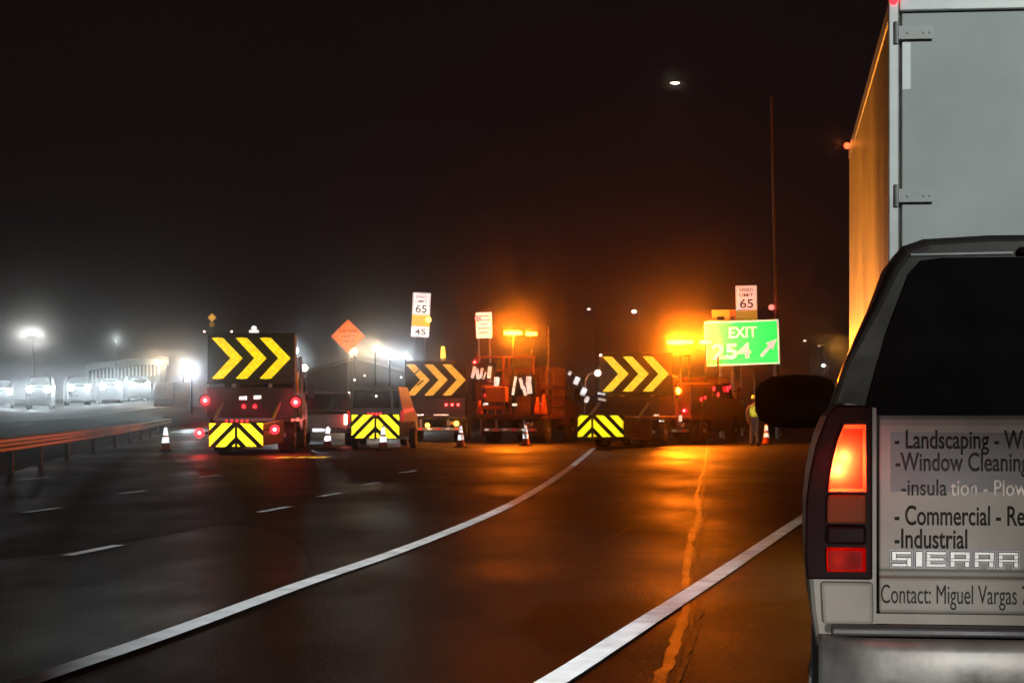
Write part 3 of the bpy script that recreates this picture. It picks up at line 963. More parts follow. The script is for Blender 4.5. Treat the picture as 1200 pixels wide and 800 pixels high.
for s in (-1, 1):
    wheel(tr, s * 1.0, LT - 0.6, 0.5, 0.5, s)
    wheel(tr, s * 1.0, LT + 3.0, 0.5, 0.3, s)

# ------------------------------------------------------------------ attenuator trucks with arrow boards
def board(root, xc, zc, y, mat, w=2.62, h=1.42, broken=False):
    b = MB().span(xc - w / 2, xc + w / 2, y, y + 0.09, zc - h / 2, zc + h / 2).build('arrow_board', BLACK, root, bevel=0.02)
    m = MB()
    for s in (-1, 1):
        m.bar((xc + s * 0.55, y + 0.16, 1.1), (xc + s * 0.55, y + 0.16, zc + h / 2), 0.09)
        m.bar((xc + s * 0.55, y + 0.9, 1.1), (xc + s * 0.55, y + 0.2, zc), 0.06)
    m.build('board_mast', STEEL, b)
    for sg_ in (-1, 1):
        MB().span(xc - w / 2 - 0.02, xc + w / 2 + 0.02, y - 0.01, y + 0.1, zc + sg_ * (h / 2 + 0.002), zc + sg_ * (h / 2 + 0.05)).build('frame_rail', BLACK, b)
    chevrons(b, xc, zc, y, mat, broken=broken)
    return b

GRP = 'arrow board trucks closing the lanes'
# first truck, left
p0 = at(277, 509, 62.0)
t1 = thing('attenuator_truck', 'leftmost arrow board truck with bright yellow chevrons and wide red tail lamps', 'truck', (-7.87, 65.9, 0), -0.8, GRP)
truck_base(t1, DARK_PAINT)
def to_local(root, v):
    M = Matrix.Translation(root.location) @ root.rotation_euler.to_matrix().to_4x4()
    return M.inverted() @ Vector(v)
attenuator(t1, -4.0, -0.1, 0.02, 1.52, 0.24, 0.66)
board(t1, 0.02, 2.83, 0.02, CHEV_Y)
MB().span(-1.3, 1.3, -0.02, 0.01, 1.06, 1.95).build('tailboard', DARK_PAINT, t1)
for px, py, r in ((240, 469, 0.13), (346, 471, 0.14)):
    l = to_local(t1, at(px, py, 65.7))
    lens(t1, 'tail_lamp', (l.x, -0.06, l.z), r, RED_HOT, light=(22, RED))
    MB().cyl((l.x, -0.055, l.z), (l.x, -0.02, l.z), r * 1.5, n=14).build('lamp_housing', BLACK, t1)
for px, py in ((285, 476), (298, 476)):
    l = to_local(t1, at(px, py, 65.7))
    lens(t1, 'tail_lamp', (l.x, -0.06, l.z), 0.055, RED_HOT, light=(1.5, RED))
for px, py in ((284, 466), (301, 465)):
    l = to_local(t1, at(px, py, 65.7))
    MB().span(l.x - 0.12, l.x + 0.12, -0.06, -0.025, l.z - 0.06, l.z + 0.05).build('reflector', RETRO_W, t1, bevel=0.02)
for px, py in ((234, 507), (322, 503)):
    l = to_local(t1, at(px, py, 62.0))
    lens(t1, 'tail_lamp', (l.x, -3.9, l.z), 0.13, RED_HOT, light=(22, RED))
    MB().bar((l.x, -3.88, l.z), (l.x * 0.72, -3.7, l.z), 0.06).build('lamp_bracket', BLACK, t1)
for k in range(5):
    l = to_local(t1, at(266 + k * 6, 496, 62.0))
    lens(t1, 'marker_lamp', (l.x, -4.0, 0.97), 0.03, RED_HOT)
for px in (239, 271):
    l = to_local(t1, at(px, 394, 65.8))
    lens(t1, 'marker_lamp', (l.x, 0.0, 3.63), 0.035, emat('pale_pink_lamp', (1, 0.6, 0.5), 3))
l = to_local(t1, at(297, 390, 65.8))
MB().span(l.x - 0.14, l.x + 0.14, 0.0, 0.12, 3.60, 3.68).ball((l.x, 0.06, 3.74), (0.09, 0.07, 0.07), 10, 8).build('work_light', emat('dull_white_lamp', (1, 0.95, 0.9), 1.1), t1)
# steel mast with hose reel at the right side
l = to_local(t1, at(345, 395, 66.5))
MB().cyl((l.x, 0.8, 1.0), (l.x, 0.8, 3.55), 0.05, n=10).cyl((l.x + 0.18, 0.8, 1.0), (l.x + 0.18, 0.8, 2.9), 0.045, n=10).span(l.x - 0.1, l.x + 0.28, 0.75, 0.85, 1.7, 1.78).build('side_mast', STEEL, t1)

# second truck, middle, without a cushion in view
Z2 = 87.0
t2 = thing('attenuator_truck', 'arrow board truck with small orange chevrons beside the barricade truck', 'truck', loc_at(509, Z2), 1.5, GRP)
truck_base(t2, DARK_PAINT)
l = to_local(t2, at(511, 445, Z2))
board(t2, l.x, l.z, 0.02, CHEV_O, w=2.45, h=1.42)
# dark brace hanging across the first arrow
MB().bar((l.x - 0.95, -0.06, l.z + 0.15), (l.x - 0.60, -0.06, l.z + 0.45), 0.05).bar((l.x - 0.75, -0.06, l.z - 0.22), (l.x - 0.5, -0.06, l.z - 0.02), 0.05).build('board_brace', BLACK, t2)
MB().span(-1.22, 1.22, -0.02, 0.01, 1.06, 1.75).build('tailboard', DARK_PAINT, t2)
for px, py, r, mt, pw, cl in ((476, 491, 0.12, RED_HOT, 12, RED), (501, 498, 0.09, AMBER_LAMP, 2, AMB2), (535, 496, 0.10, AMBER_LAMP, 2, AMB2)):
    l = to_local(t2, at(px, py, Z2))
    lens(t2, 'tail_lamp', (l.x, -0.06, max(l.z, 0.4)), r, mt, light=(pw, cl))
    MB().bar((l.x, -0.045, max(l.z, 0.4)), (l.x, 0.05, 0.95), 0.05).build('lamp_bracket', BLACK, t2)
for px in (523, 530, 537):
    l = to_local(t2, at(px, 474, Z2))
    lens(t2, 'tail_lamp', (l.x, -0.06, l.z), 0.06, RED_HOT, light=(1.2, RED))
for px, w in ((486, 0.35), (517, 0.3)):
    l = to_local(t2, at(px, 486, Z2))
    MB().span(l.x - w, l.x + w, -0.06, -0.025, l.z - 0.03, l.z + 0.03).build('reflector', RETRO_W, t2)
l = to_local(t2, at(519, 413, Z2))
light_o = MB().cyl((l.x, 0.1, l.z - 0.22), (l.x, 0.1, l.z + 0.24), 0.10, 0.07, 12).build('beacon', emat('amber_tall_beacon', (1.0, 0.55, 0.05), 3.0), t2, bevel=0.02)
MB().cyl((l.x, 0.1, 3.0), (l.x, 0.1, l.z - 0.22), 0.04, n=8).build('beacon_post', STEEL, light_o)
lamp('beacon_light', 'POINT', (l.x, -0.15, l.z), 20, AMB2, t2, radius=0.1)

# third truck, right
t3 = thing('attenuator_truck', 'arrow board truck with pale yellow chevrons in front of the exit sign', 'truck', (3.86, 75.5, 0), 13.0, GRP)
truck_base(t3, ORANGE_PAINT)
l = to_local(t3, at(745, 438, 77.3))
board(t3, l.x, l.z, l.y, CHEV_P, w=2.62, h=1.40)
q = to_local(t3, at(704, 500, 71.3))
attenuator(t3, q.y, -0.1, q.x, 1.52, 0.40, 0.70, apex=-0.28)
MB().span(-1.22, 1.22, -0.02, 0.01, 1.06, 1.75).build('tailboard', DARK_PAINT, t3)
# sloping lift arm with reflectors at the left of the cushion
ar = [at(668, 437, 74.5), at(676, 446, 74.5), at(684, 459, 74.5), at(688, 468, 74.5)]
arl = [to_local(t3, v) for v in ar]
arm = MB()
arm.tube([(v.x, v.y + 0.05, v.z) for v in arl] + [(arl[-1].x + 0.2, arl[-1].y + 0.3, 1.0)], 0.045)
armo = arm.build('lift_arm', BLACK, t3)
for v, w in zip(arl, (0.05, 0.09, 0.09, 0.07)):
    MB().box((v.x, v.y - 0.02, v.z), (w * 2, 0.02, w * 3), Matrix.Rotation(R(25), 3, 'Y')).build('reflector', RETRO_W, armo)
for px, py in ((700, 461), (701, 468)):
    v = to_local(t3, at(px, py, 74.9))
    MB().box((v.x, -0.045, v.z), (0.26, 0.03, 0.07), Matrix.Rotation(R(12), 3, 'Y')).build('reflector', RETRO_W, t3)
v = to_local(t3, at(700, 437, 75.0))
MB().tube([(v.x - 0.45, v.y + 0.05, 1.1), (v.x - 0.42, v.y + 0.05, v.z - 0.25), (v.x - 0.3, v.y + 0.05, v.z - 0.03), (v.x, v.y + 0.02, v.z)], 0.03).build('lamp_arm', STEEL, t3)
lens(t3, 'work_light', (v.x + 0.02, v.y, v.z), 0.11, emat('pinkish_work_lamp', (1, 0.7, 0.55), 6), light=(6, (1, 0.7, 0.5)))
for px in (703, 707):
    v = to_local(t3, at(px, 415, 77.2))
for px, py in ((750, 489), (774, 486), (780, 493)):
    v = to_local(t3, at(px, py, 76.0))
    MB().span(v.x - 0.09, v.x + 0.09, -0.06, -0.025, v.z - 0.035, v.z + 0.035).build('reflector', RETRO_W, t3)
v = to_local(t3, at(704, 416, 77.2))
lens(t3, 'marker_lamp', (v.x, v.y, v.z), 0.05, emat('pale_pink_lamp', (1, 0.6, 0.5), 3))

# ------------------------------------------------------------------ towed crash cushion behind the van
Zc = 71.3
tc2 = thing('attenuator_trailer', 'towed crash cushion with yellow and black striped nose behind the silver van', 'trailer', loc_at(440, Zc), 4.0)
striped_panel(tc2, 0, 0.36, 1.56, 0.76, 0.0, apex=0.0)
MB().loft([[(-0.74, 0.065, 0.38), (0.74, 0.065, 0.38), (0.74, 0.065, 0.86), (-0.74, 0.065, 0.86)], [(-0.9, 3.6, 0.4), (0.9, 3.6, 0.4), (0.9, 3.6, 0.9), (-0.9, 3.6, 0.9)]]).build('crash_cushion', DARK_PAINT, tc2, bevel=0.02)
for s in (-1, 1):
    wheel(tc2, s * 0.98, 2.2, 0.34, 0.2, s)
MB().bar((-0.6, 3.6, 0.5), (0, 5.0, 0.5), 0.1).bar((0.6, 3.6, 0.5), (0, 5.0, 0.5), 0.1).span(-0.98, 0.98, 2.15, 2.25, 0.3, 0.38).build('tow_frame', STEEL, tc2)
for k in range(4):
    lens(tc2, 'marker_lamp', (-0.22 + k * 0.13, -0.01, 1.14 + 0.01 * (k % 2)), 0.035, RED_HOT)
MB().span(-0.32, 0.28, 0.0, 0.05, 1.115, 1.175).build('lamp_strip', BLACK, tc2)

# ------------------------------------------------------------------ barricade truck and utility truck with beacons
def stake_truck(root, paint, posts_top, yaw_parts=True):
    cab, y0 = truck_base(root, paint)
    m = MB()
    for s in (-1, 1):
        for y in (0.08, 1.2, 2.4, 3.6, 4.3):
            m.span(s * 1.15, s * 1.21, y, y + 0.06, 1.052, posts_top)
        for z in (1.3, 1.7, 2.1):
            m.span(s * 1.162, s * 1.2, 0.145, 4.29, z, z + 0.14)
    m.build('stake_side', paint, root)
    MB().span(-1.14, 1.14, 4.30, 4.36, 1.052, posts_top).build('headboard', paint, root)
    return cab, y0

Zb = 84.0
CONE_M = pmat('orange_cone_rubber', (0.55, 0.10, 0.02), 0.55)
bt = thing('barricade_truck', 'red orange work truck loaded with white striped barricades under amber beacons', 'truck', loc_at(597, Zb), 14.0)
stake_truck(bt, ORANGE_PAINT, 3.0)
def L(px, py, Z=Zb - 0.1):
    return to_local(bt, at(px, py, Z))
# rear rack
m = MB()
for px in (556, 589, 596, 626):
    v = L(px, 415)
    m.span(v.x - 0.04, v.x + 0.04, -0.03, 0.05, 1.06, 3.35)
for py in (418, 434, 449):
    a, b = L(552, py), L(630, py)
    m.bar((a.x, 0.01, a.z), (b.x, 0.01, a.z), 0.07)
m.build('rear_rack', ORANGE_PAINT, bt)
sl = MB()
for k, (px, py, w, h, an) in enumerate(((552, 436, 0.13, 0.46, 14), (557, 438, 0.13, 0.40, -10), (562, 437, 0.10, 0.40, 8), (572, 436, 0.15, 0.46, 6), (566, 440, 0.06, 0.30, 20), (581, 447, 0.2, 0.34, 2),
                                       (604, 447, 0.10, 0.40, 10), (602, 458, 0.10, 0.3, 10), (612, 449, 0.12, 0.42, -14), (616, 458, 0.12, 0.36, -14), (621, 446, 0.20, 0.34, 4), (622, 456, 0.20, 0.34, -6))):
    v = L(px, py)
    MB().box((v.x, -0.09 - 0.004 * k, v.z), (w, 0.02, h), Matrix.Rotation(R(an), 3, 'Y')).build('barricade_stripe', RETRO_W, bt)
sl.bm.free()
v0, v1 = L(552, 444), L(577, 428)
MB().span(v0.x - 0.12, v1.x + 0.12, -0.075, -0.04, v0.z, v1.z + 0.1).build('barricade_board', BLACK, bt)
v0, v1 = L(600, 464), L(626, 439)
MB().span(v0.x - 0.1, v1.x + 0.1, -0.075, -0.04, v0.z, v1.z).build('barricade_board', BLACK, bt)
v0, v1 = L(570, 471), L(596, 453)
MB().span(v0.x, v1.x, -0.55, -0.11, v0.z, v1.z).build('equipment_box', pmat('orange_box_paint', (0.62, 0.20, 0.03), 0.4), bt, bevel=0.03)
for px, py in ((554, 424), (578, 460), (568, 463)):
    v = L(px, py)
    lens(bt, 'tail_lamp', (v.x, -0.1, v.z), 0.07, RED_HOT, light=(2.0, RED))
    MB().cyl((v.x, -0.1, v.z), (v.x, -0.035, v.z), 0.06, n=10).build('lamp_stem', BLACK, bt)
for px, py in ((567, 473), (603, 474), (638, 473)):
    v = L(px, py)
    MB().span(v.x - 0.1, v.x + 0.1, -0.05, -0.02, v.z - 0.05, v.z + 0.05).build('reflector', RETRO_W, bt)
MB().span(-1.3, 1.3, -0.018, -0.004, 0.98, 1.1).build('rear_sill', ORANGE_PAINT, bt)
v = L(599, 391)
light_bar(bt, (v.x, 0.2, v.z), 0.66, 1400, posts=1.06)
v = L(622, 392)
light_bar(bt, (v.x, 0.2, v.z), 0.40, 350, posts=1.06, mat=emat('amber_side_beacon', (1.0, 0.40, 0.03), 16))
for k, (px, py) in enumerate(((560, 470), (632, 466), (640, 462))):
    v = L(px, py)
    MB().lathe((v.x, -0.12, 1.12), [(0.15, 0.0), (0.14, 0.05), (0.05, 0.5 + 0.12 * k), (0.02, 0.52 + 0.12 * k)], 14).build('stowed_cone', CONE_M, bt, smooth=True)
MB().lathe((-0.1, 0.7, 1.6), [(0.2, -0.22), (0.42, -0.2), (0.42, -0.16), (0.28, -0.15), (0.28, 0.15), (0.42, 0.16), (0.42, 0.2), (0.2, 0.22)], 20, 'X').build('hose_reel', RUBBER, bt)
v = L(642, 400, 88)
MB().cyl((v.x, v.y, 1.0), (v.x, v.y, v.z + 0.6), 0.06, n=10).build('exhaust_stack', CHROME, bt)

Zu = 80.5
ut = thing('utility_truck', 'amber lit utility truck with the brightest beacons parked ahead of the exit sign', 'truck', ((812 - 600) * Zu / F - 1.2, Zu, 0), 24.0)
cab_u, y0u = truck_base(ut, ORANGE_PAINT, L=6.6, bed=3.6)
def U(px, py, Z=Zu):
    return to_local(ut, at(px, py, Z))
MB().span(-1.18, 1.18, 0.05, 3.55, 1.052, 2.25).build('tool_body', ORANGE_PAINT, ut, bevel=0.03)
m = MB()
for y0_ in (0.15, 1.3, 2.45):
    m.span(1.182, 1.2, y0_, y0_ + 1.0, 1.15, 2.1)
m.build('locker_door', DARK_PAINT, ut, bevel=0.01)
m = MB()
m.span(-1.1, -1.04, 0.1, 0.16, 2.252, 3.3).span(1.04, 1.1, 0.1, 0.16, 2.252, 3.3).span(-1.1, 1.1, 0.165, 0.225, 3.22, 3.3).span(-1.1, -1.04, 3.4, 3.46, 2.252, 3.3).span(1.04, 1.1, 3.4, 3.46, 2.252, 3.3)
m.build('ladder_rack', BLACK, ut)
v = U(797, 402)
light_bar(ut, (v.x, v.y, v.z), 0.95, 3300, posts=2.26, mat=AMBER_HOT)
v = U(827, 402)
light_bar(ut, (v.x, v.y, v.z), 0.42, 1500, posts=2.26)
v = U(797, 458)
lens(ut, 'tail_lamp', (v.x, 0.0, v.z), 0.13, AMBER_HOT, light=(150, AMB))
for px, py, r in ((843, 455, 0.06), (850, 462, 0.05), (869, 455, 0.09), (873, 453, 0.05), (822, 468, 0.05), (828, 466, 0.05)):
    # red lamps along the right side of the body
    th = (px - 812) / 66.0
    yy = 0.4 + th * 4.6
    xx = 1.215 if yy < 3.6 else 1.14
    v = at(px, py, Zu + 2)
    MB().ball((xx, yy, v.z), (0.03, r, r * 1.3), 10, 8).build('side_lamp', RED_LAMP, ut)
v = U(796, 490)
MB().span(v.x - 0.22, v.x + 0.22, -0.05, -0.015, v.z - 0.12, v.z + 0.12).build('number_plate', RETRO_W, ut)
lens(ut, 'tail_lamp', (-0.9, -0.02, 1.25), 0.08, RED_HOT, light=(3, RED))
lens(ut, 'tail_lamp', (0.95, -0.02, 1.25), 0.08, RED_HOT, light=(3, RED))

# ------------------------------------------------------------------ parked light vehicles between the trucks
def light_vehicle(root, paint, prof, w, belt, roof, win_rear, L_, wheel_r=0.36, wy=(0.9, 4.0)):
    body = MB().prism_yz(prof, -w / 2, w / 2, lambda z: 0.22 * max(0, z - belt)).build('body', paint, root, bevel=0.06)
    MB().prism_xz(win_rear, -0.012, 0.02).build('rear_window', GLASS, body)
    MB().span(-w / 2 + 0.03, w / 2 - 0.03, -0.14, -0.013, 0.45, 0.66).build('rear_bumper', CHROME, root, bevel=0.03)
    for s in (-1, 1):
        for y in wy:
            wheel(root, s * (w / 2 - 0.1), y, wheel_r, 0.24, s)
    return body

SILVER = pmat('silver_van_paint', (0.36, 0.34, 0.33), 0.35, 0.4, coat=0.3)
TAN = pmat('pale_pickup_paint', (0.40, 0.33, 0.28), 0.35, 0.3, coat=0.3)
Zv = 77.5
va = thing('passenger_van', 'silver van with dark rear window standing behind the towed striped cushion', 'van', loc_at(440, Zv), 3)
light_vehicle(va, SILVER, [(0.0, 0.5), (0.0, 1.2), (0.12, 2.05), (0.3, 2.12), (3.3, 2.12), (4.0, 1.35), (5.0, 1.1), (5.1, 0.5)], 2.05, 1.15, 2.1,
              [(-0.82, 1.35), (0.55, 1.35), (0.52, 1.95), (-0.76, 1.95)], 5.1)
g = [(0.66, 1.35), (0.86, 1.35), (0.80, 1.95), (0.62, 1.95)]
MB().prism_xz(g, -0.012, 0.02).build('side_pane', GLASS, va)
for s in (-1, 1):
    MB().span(s * 0.9, s * 1.0, -0.015, 0.02, 0.8, 1.25).build('tail_lamp', emat('red_lamp_dim', (1, 0.03, 0.03), 0.6), va, bevel=0.01)
for px, py in ((415, 445), (427, 440), (470, 442), (441, 464)):
    v = to_local(va, at(px, py, Zv))
    MB().ball((v.x, 0.08 if py < 450 else -0.03, v.z), (0.04, 0.03, 0.04), 8, 6).build('marker_lamp', emat('white_marker', (1, 0.95, 0.85), 3), va)
Zp = 78.0
pa = thing('parked_pickup', 'pale pickup with a glowing red tail lamp between the left truck and silver van', 'pickup truck', loc_at(378, Zp), -1)
light_vehicle(pa, TAN, [(0.0, 0.5), (0.0, 1.15), (1.7, 1.18), (1.85, 1.95), (3.2, 1.95), (3.9, 1.2), (5.3, 1.05), (5.4, 0.5)], 1.95, 1.18, 1.95,
              [(-0.7, 0.86), (0.7, 0.86), (0.7, 1.0), (-0.7, 1.0)], 5.4)
b = [o for o in pa.children if o.name.startswith('body')][0]
for o in list(b.children):
    o.name = 'tailgate_trim'
    o.data.materials[0] = TAN
MB().prism_xz([(-0.8, 1.28), (0.8, 1.28), (0.72, 1.85), (-0.72, 1.85)], 1.685, 1.86).build('rear_window', GLASS, pa)
tlm = MB().span(0.76, 0.965, -0.02, 0.02, 0.75, 1.12).build('tail_lamp', RED_HOT, pa, bevel=0.01)
lamp('tail_light', 'POINT', (0.87, -0.2, 0.95), 9, RED, pa, radius=0.08)
MB().span(-0.95, -0.78, -0.02, 0.02, 0.75, 1.12).build('tail_lamp', emat('amber_dim', (1, 0.3, 0.05), 0.5), pa, bevel=0.01)
MB().span(-0.35, 0.3, -0.16, -0.142, 0.5, 0.62).build('number_plate', RETRO_W, pa)

# ------------------------------------------------------------------ traffic cones
CONE = pmat('orange_cone_rubber', (0.55, 0.10, 0.02), 0.55)
def make_cone(h=0.78):
    r = thing('traffic_cone', '', 'traffic cone', (0, 0, 0), 0, 'traffic cones around the closed lanes')
    b = MB().lathe((0, 0, 0.035), [(0.155, 0.0), (0.15, 0.02), (0.03, h - 0.04), (0.02, h - 0.035)], 18).build('cone_body', CONE, r, smooth=True)
    MB().span(-0.19, 0.19, -0.19, 0.19, 0.0, 0.034).build('cone_base', RUBBER, r, bevel=0.02)
    rad = lambda z: 0.155 + (0.03 - 0.155) * z / (h - 0.04)
    for z0_, z1_ in ((0.22, 0.40), (0.46, 0.69)):
        MB().lathe((0, 0, 0.035), [(rad(z0_) + 0.006, z0_), (rad(z1_) + 0.006, z1_)], 18).build('collar', RETRO_C, r, smooth=True)
    return r
cone0 = make_cone()
def copy_thing(root):
    r = root.copy()
    COL.objects.link(r)
    for ch in root.children:
        c = ch.copy()
        COL.objects.link(c)
        c.parent = r
        for g2 in ch.children:
            d = g2.copy()
            COL.objects.link(d)
            d.parent = c
    return r
cones = [(194, 68, 'cone left of the leftmost arrow board truck, by the guardrail'),
         (384, 72, 'cone in front of the pale parked pickup'),
         (449, 69.5, 'cone standing in front of the striped towed cushion'),
         (540, 75, 'cone by the right rear corner of the orange chevron truck'),
         (616, 78, 'cone under the rear of the barricade truck beacons')]
for i, (px, Z, lab) in enumerate(cones):
    c = cone0 if i == 0 else copy_thing(cone0)
    c.location = loc_at(px, Z)
    c.rotation_euler.z = random.uniform(0, 3)
    c['label'] = 'white banded ' + lab
c = copy_thing(cone0)
c.location = loc_at(898, 81)
c['label'] = 'reddish cone on the road right of the walking worker'

# ------------------------------------------------------------------ signs
SIGNPOST = STEEL
def sign_plate(root, x, z0, w, h, mat, name='sign_panel', y=0.0, border=None, r=0.04):
    b = MB().span(x - w / 2, x + w / 2, y, y + 0.02, z0, z0 + h).build(name, mat, root, bevel=0.008)
    return b
DARKINK = pmat('sign_black', (0.02, 0.02, 0.02), 0.6)
def frame(root, x, z0, w, h, y, mat, t=0.03, inset=0.04):
    m = MB()
    x0, x1, a, b = x - w / 2 + inset, x + w / 2 - inset, z0 + inset, z0 + h - inset
    m.span(x0, x1, y - 0.004, y - 0.001, b - t, b).span(x0, x1, y - 0.004, y - 0.001, a, a + t).span(x0, x0 + t, y - 0.004, y - 0.001, a + t, b - t).span(x1 - t, x1, y - 0.004, y - 0.001, a + t, b - t)
    return m.build('border', mat, root)

# exit sign
Ze = 97.0
s_e = Ze / F
ex = thing('exit_sign', 'green exit sign with white arrow beside the brightest beacons', 'road sign', (at(874, 480, Ze).x, Ze, 0), -2)
ex.rotation_euler.y = R(-2.2)
w, h = 88 * s_e, 53 * s_e
z0 = H + (480 - 428) * s_e
pnl = sign_plate(ex, 0, z0, w, h, RETRO_G)
frame(pnl, 0, z0, w, h, 0.0, RETRO_SIGN, t=0.075, inset=0.012)
text('legend', 'EXIT', RETRO_SIGN, pnl, 0.05, z0 + h * 0.62, -0.004, width=1.25, height=0.46, bold=0.02, align='CENTER')
text('legend', '254', RETRO_SIGN, pnl, -0.48, z0 + h * 0.17, -0.004, width=1.72, height=0.63, bold=0.03, align='CENTER')
a = MB()
ax, az = 0.76, z0 + 0.32
a.prism_xz([(ax + x_ * 0.83, az + z_ * 0.83) for x_, z_ in ((0.0, 0.13), (0.13, 0.0), (0.62, 0.50), (0.72, 0.36), (0.95, 0.98), (0.34, 0.76), (0.49, 0.63))], -0.008, -0.003)
a.build('arrow', RETRO_SIGN, pnl)
m = MB()
for x_ in (-0.98, 1.41):
    m.span(x_ - 0.05, x_ + 0.05, 0.025, 0.125, -0.05, z0 + h - 0.1)
m.build('sign_post', SIGNPOST, ex)

def speed_sign(px0, px1, py0, py1, Z, label, split=None, yaw_=0, lampspec=None, lines=('SPEED', 'LIMIT', '65'), lower='45', roll=0):
    s = Z / F
    xc = at((px0 + px1) / 2, 480, Z).x
    t = thing('speed_limit_sign', label, 'road sign', (xc, Z, 0), yaw_)
    t.rotation_euler.y = R(roll)
    w_ = (px1 - px0) * s
    zt, zbm = H + (480 - py0) * s, H + (480 - py1) * s
    zsplit = H + (480 - split[0]) * s if split else zbm
    p = sign_plate(t, 0, zsplit + 0.01, w_, zt - zsplit - 0.01, RETRO_SIGN)
    hh_ = zt - zsplit
    frame(p, 0, zsplit + 0.01, w_, hh_ - 0.01, 0, DARKINK, t=0.02, inset=0.03)
    for body, f, k in zip(lines, (0.76, 0.56, 0.12), (0.13, 0.13, 0.34)):
        text('legend', body, DARKINK, p, 0, zsplit + hh_ * f, -0.003, width=w_ * (0.62 if k > 0.2 else 0.66), height=hh_ * k, align='CENTER', bold=0.01)
    if split:
        zm = H + (480 - split[1]) * s
        sign_plate(t, 0, zm + 0.01, w_, zsplit - zm - 0.01, RETRO_A, 'work_zone_panel')
        if lower:
            q = sign_plate(t, 0, zbm, w_, zm - zbm - 0.01, RETRO_SIGN, 'lower_panel')
            text('legend', lower, DARKINK, q, 0, zbm + (zm - zbm) * 0.2, -0.003, width=w_ * 0.6, height=(zm - zbm) * 0.55, align='CENTER', bold=0.01)
    m_ = MB()
    for s_ in (-1, 1):
        m_.span(s_ * w_ * 0.3 - 0.04, s_ * w_ * 0.3 + 0.04, 0.025, 0.1, -0.05, zt - 0.1)
    m_.build('sign_post', SIGNPOST, t)
    if lampspec:
        lx, ly, r_, mt_, pw_, cl_ = lampspec
        v_ = to_local(t, at(lx, ly, Z))
        lens(t, 'flasher', (v_.x, 0.0, v_.z), r_, mt_, light=(pw_, cl_))
        MB().bar((v_.x, 0.05, v_.z), (0, 0.06, v_.z), 0.04).build('flasher_bracket', BLACK, t)
    return t
speed_sign(476.5, 497.5, 343, 394.5, 105, 'tall white and amber speed limit sign beside the floodlights', (369, 382), 0, (502, 374.5, 0.14, emat('amber_flasher', (1, 0.62, 0.12), 4), 6, AMB2), lower='45', roll=2.5)
speed_sign(865, 890, 334.5, 375, 108, 'white speed limit sign with amber strip above the green exit sign', (364, 375), 0, (904, 360, 0.14, emat('pink_flasher', (1, 0.22, 0.16), 2.0), 3, RED), lower=None, roll=-1)
sg = thing('notice_sign', 'small plain white sign with red flasher above the barricade truck', 'road sign', (at(570.5, 480, 104).x, 104, 0), 0)
s_ = 104 / F
sg.rotation_euler.y = R(-1.5)
z0_, h_ = H + (480 - 396) * s_, 30 * s_
p = sign_plate(sg, 0, z0_, 19 * s_, h_, RETRO_SIGN)
for k, wd in enumerate((0.5, 0.62, 0.3, 0.55, 0.45)):
    MB().span(-wd * 0.5, wd * 0.5, -0.004, -0.001, z0_ + h_ * (0.84 - 0.16 * k), z0_ + h_ * (0.84 - 0.16 * k) + 0.05).build('legend', pmat('sign_faded_ink', (0.35, 0.2, 0.16), 0.6), p)
MB().span(-0.3, -0.22, 0.025, 0.1, -0.05, z0_ + h_ - 0.1).span(0.22, 0.3, 0.025, 0.1, -0.05, z0_ + h_ - 0.1).build('sign_post', SIGNPOST, sg)
v = to_local(sg, at(560, 373, 104))
lens(sg, 'flasher', (v.x, 0.0, v.z), 0.15, emat('pink_flasher', (1, 0.22, 0.16), 2.0), light=(4, RED))
MB().bar((v.x, 0.05, v.z), (-0.2, 0.05, v.z), 0.05).build('flasher_bracket', BLACK, sg)

for nm, px0, px1, lab in (('work_sign_board', 834, 855, 'wider orange board above the left end of the exit sign'), ('work_sign_board', 855.5, 862, 'narrow orange board wedged between the wider board and speed limit sign')):
    Z = 102 if px0 < 850 else 103
    s_ = Z / F
    o = thing(nm, lab, 'road sign', (at((px0 + px1) / 2, 480, Z).x, Z, 0), 0)
    z0_ = H + (480 - 377) * s_
    p = sign_plate(o, 0, z0_, (px1 - px0) * s_, 14 * s_, RETRO_A if px0 < 850 else RETRO_O)
    MB().span(-0.2 * (px1 - px0) * s_, 0.2 * (px1 - px0) * s_, -0.004, -0.001, z0_ + 0.08, z0_ + 0.25).build('legend', pmat('sign_faded_ink', (0.35, 0.2, 0.16), 0.6), p)
    MB().span(-0.05, 0.05, 0.025, 0.1, -0.05, z0_ + 0.3).build('sign_post', SIGNPOST, o)

def diamond(px, py, r_px, Z, label, lines, mat, plaque=False):
    s = Z / F
    c = at(px, py, Z)
    t = thing('warning_sign', label, 'road sign', (c.x, Z, 0), 0)
    r = r_px * s
    d = MB().prism_xz([(0, c.z + r), (r, c.z), (0, c.z - r), (-r, c.z)], 0, 0.02).build('sign_panel', mat, t, bevel=0.006)
    for k, body in enumerate(lines):
        text('legend', body, DARKINK, d, 0, c.z + r * (0.22 - 0.30 * k), -0.003, width=r * (1.05 if k == 0 else 0.75), height=r * 0.17, align='CENTER', bold=0.01)
    rr = r * 0.9
    m_ = MB()
    pts = [(0, rr), (rr, 0), (0, -rr), (-rr, 0)]
    for i in range(4):
        a_, b_ = pts[i], pts[(i + 1) % 4]
        m_.bar((a_[0], -0.003, c.z + a_[1]), (b_[0], -0.003, c.z + b_[1]), 0.004, 0.02)
    m_.build('border', DARKINK, d)
    zb_ = c.z - r
    if plaque:
        MB().span(-r * 0.5, r * 0.5, 0.0, 0.02, c.z - r * 1.9, c.z - r * 1.02).build('plaque', mat, t)
    MB().span(-0.04, 0.04, 0.023, 0.09, -0.05, c.z).build('sign_post', SIGNPOST, t)
    return t
diamond(408, 394, 20, 96, 'large orange diamond road work sign above the parked pickup', ('ROAD WORK', 'NEXT', '5 MILES'), RETRO_O)
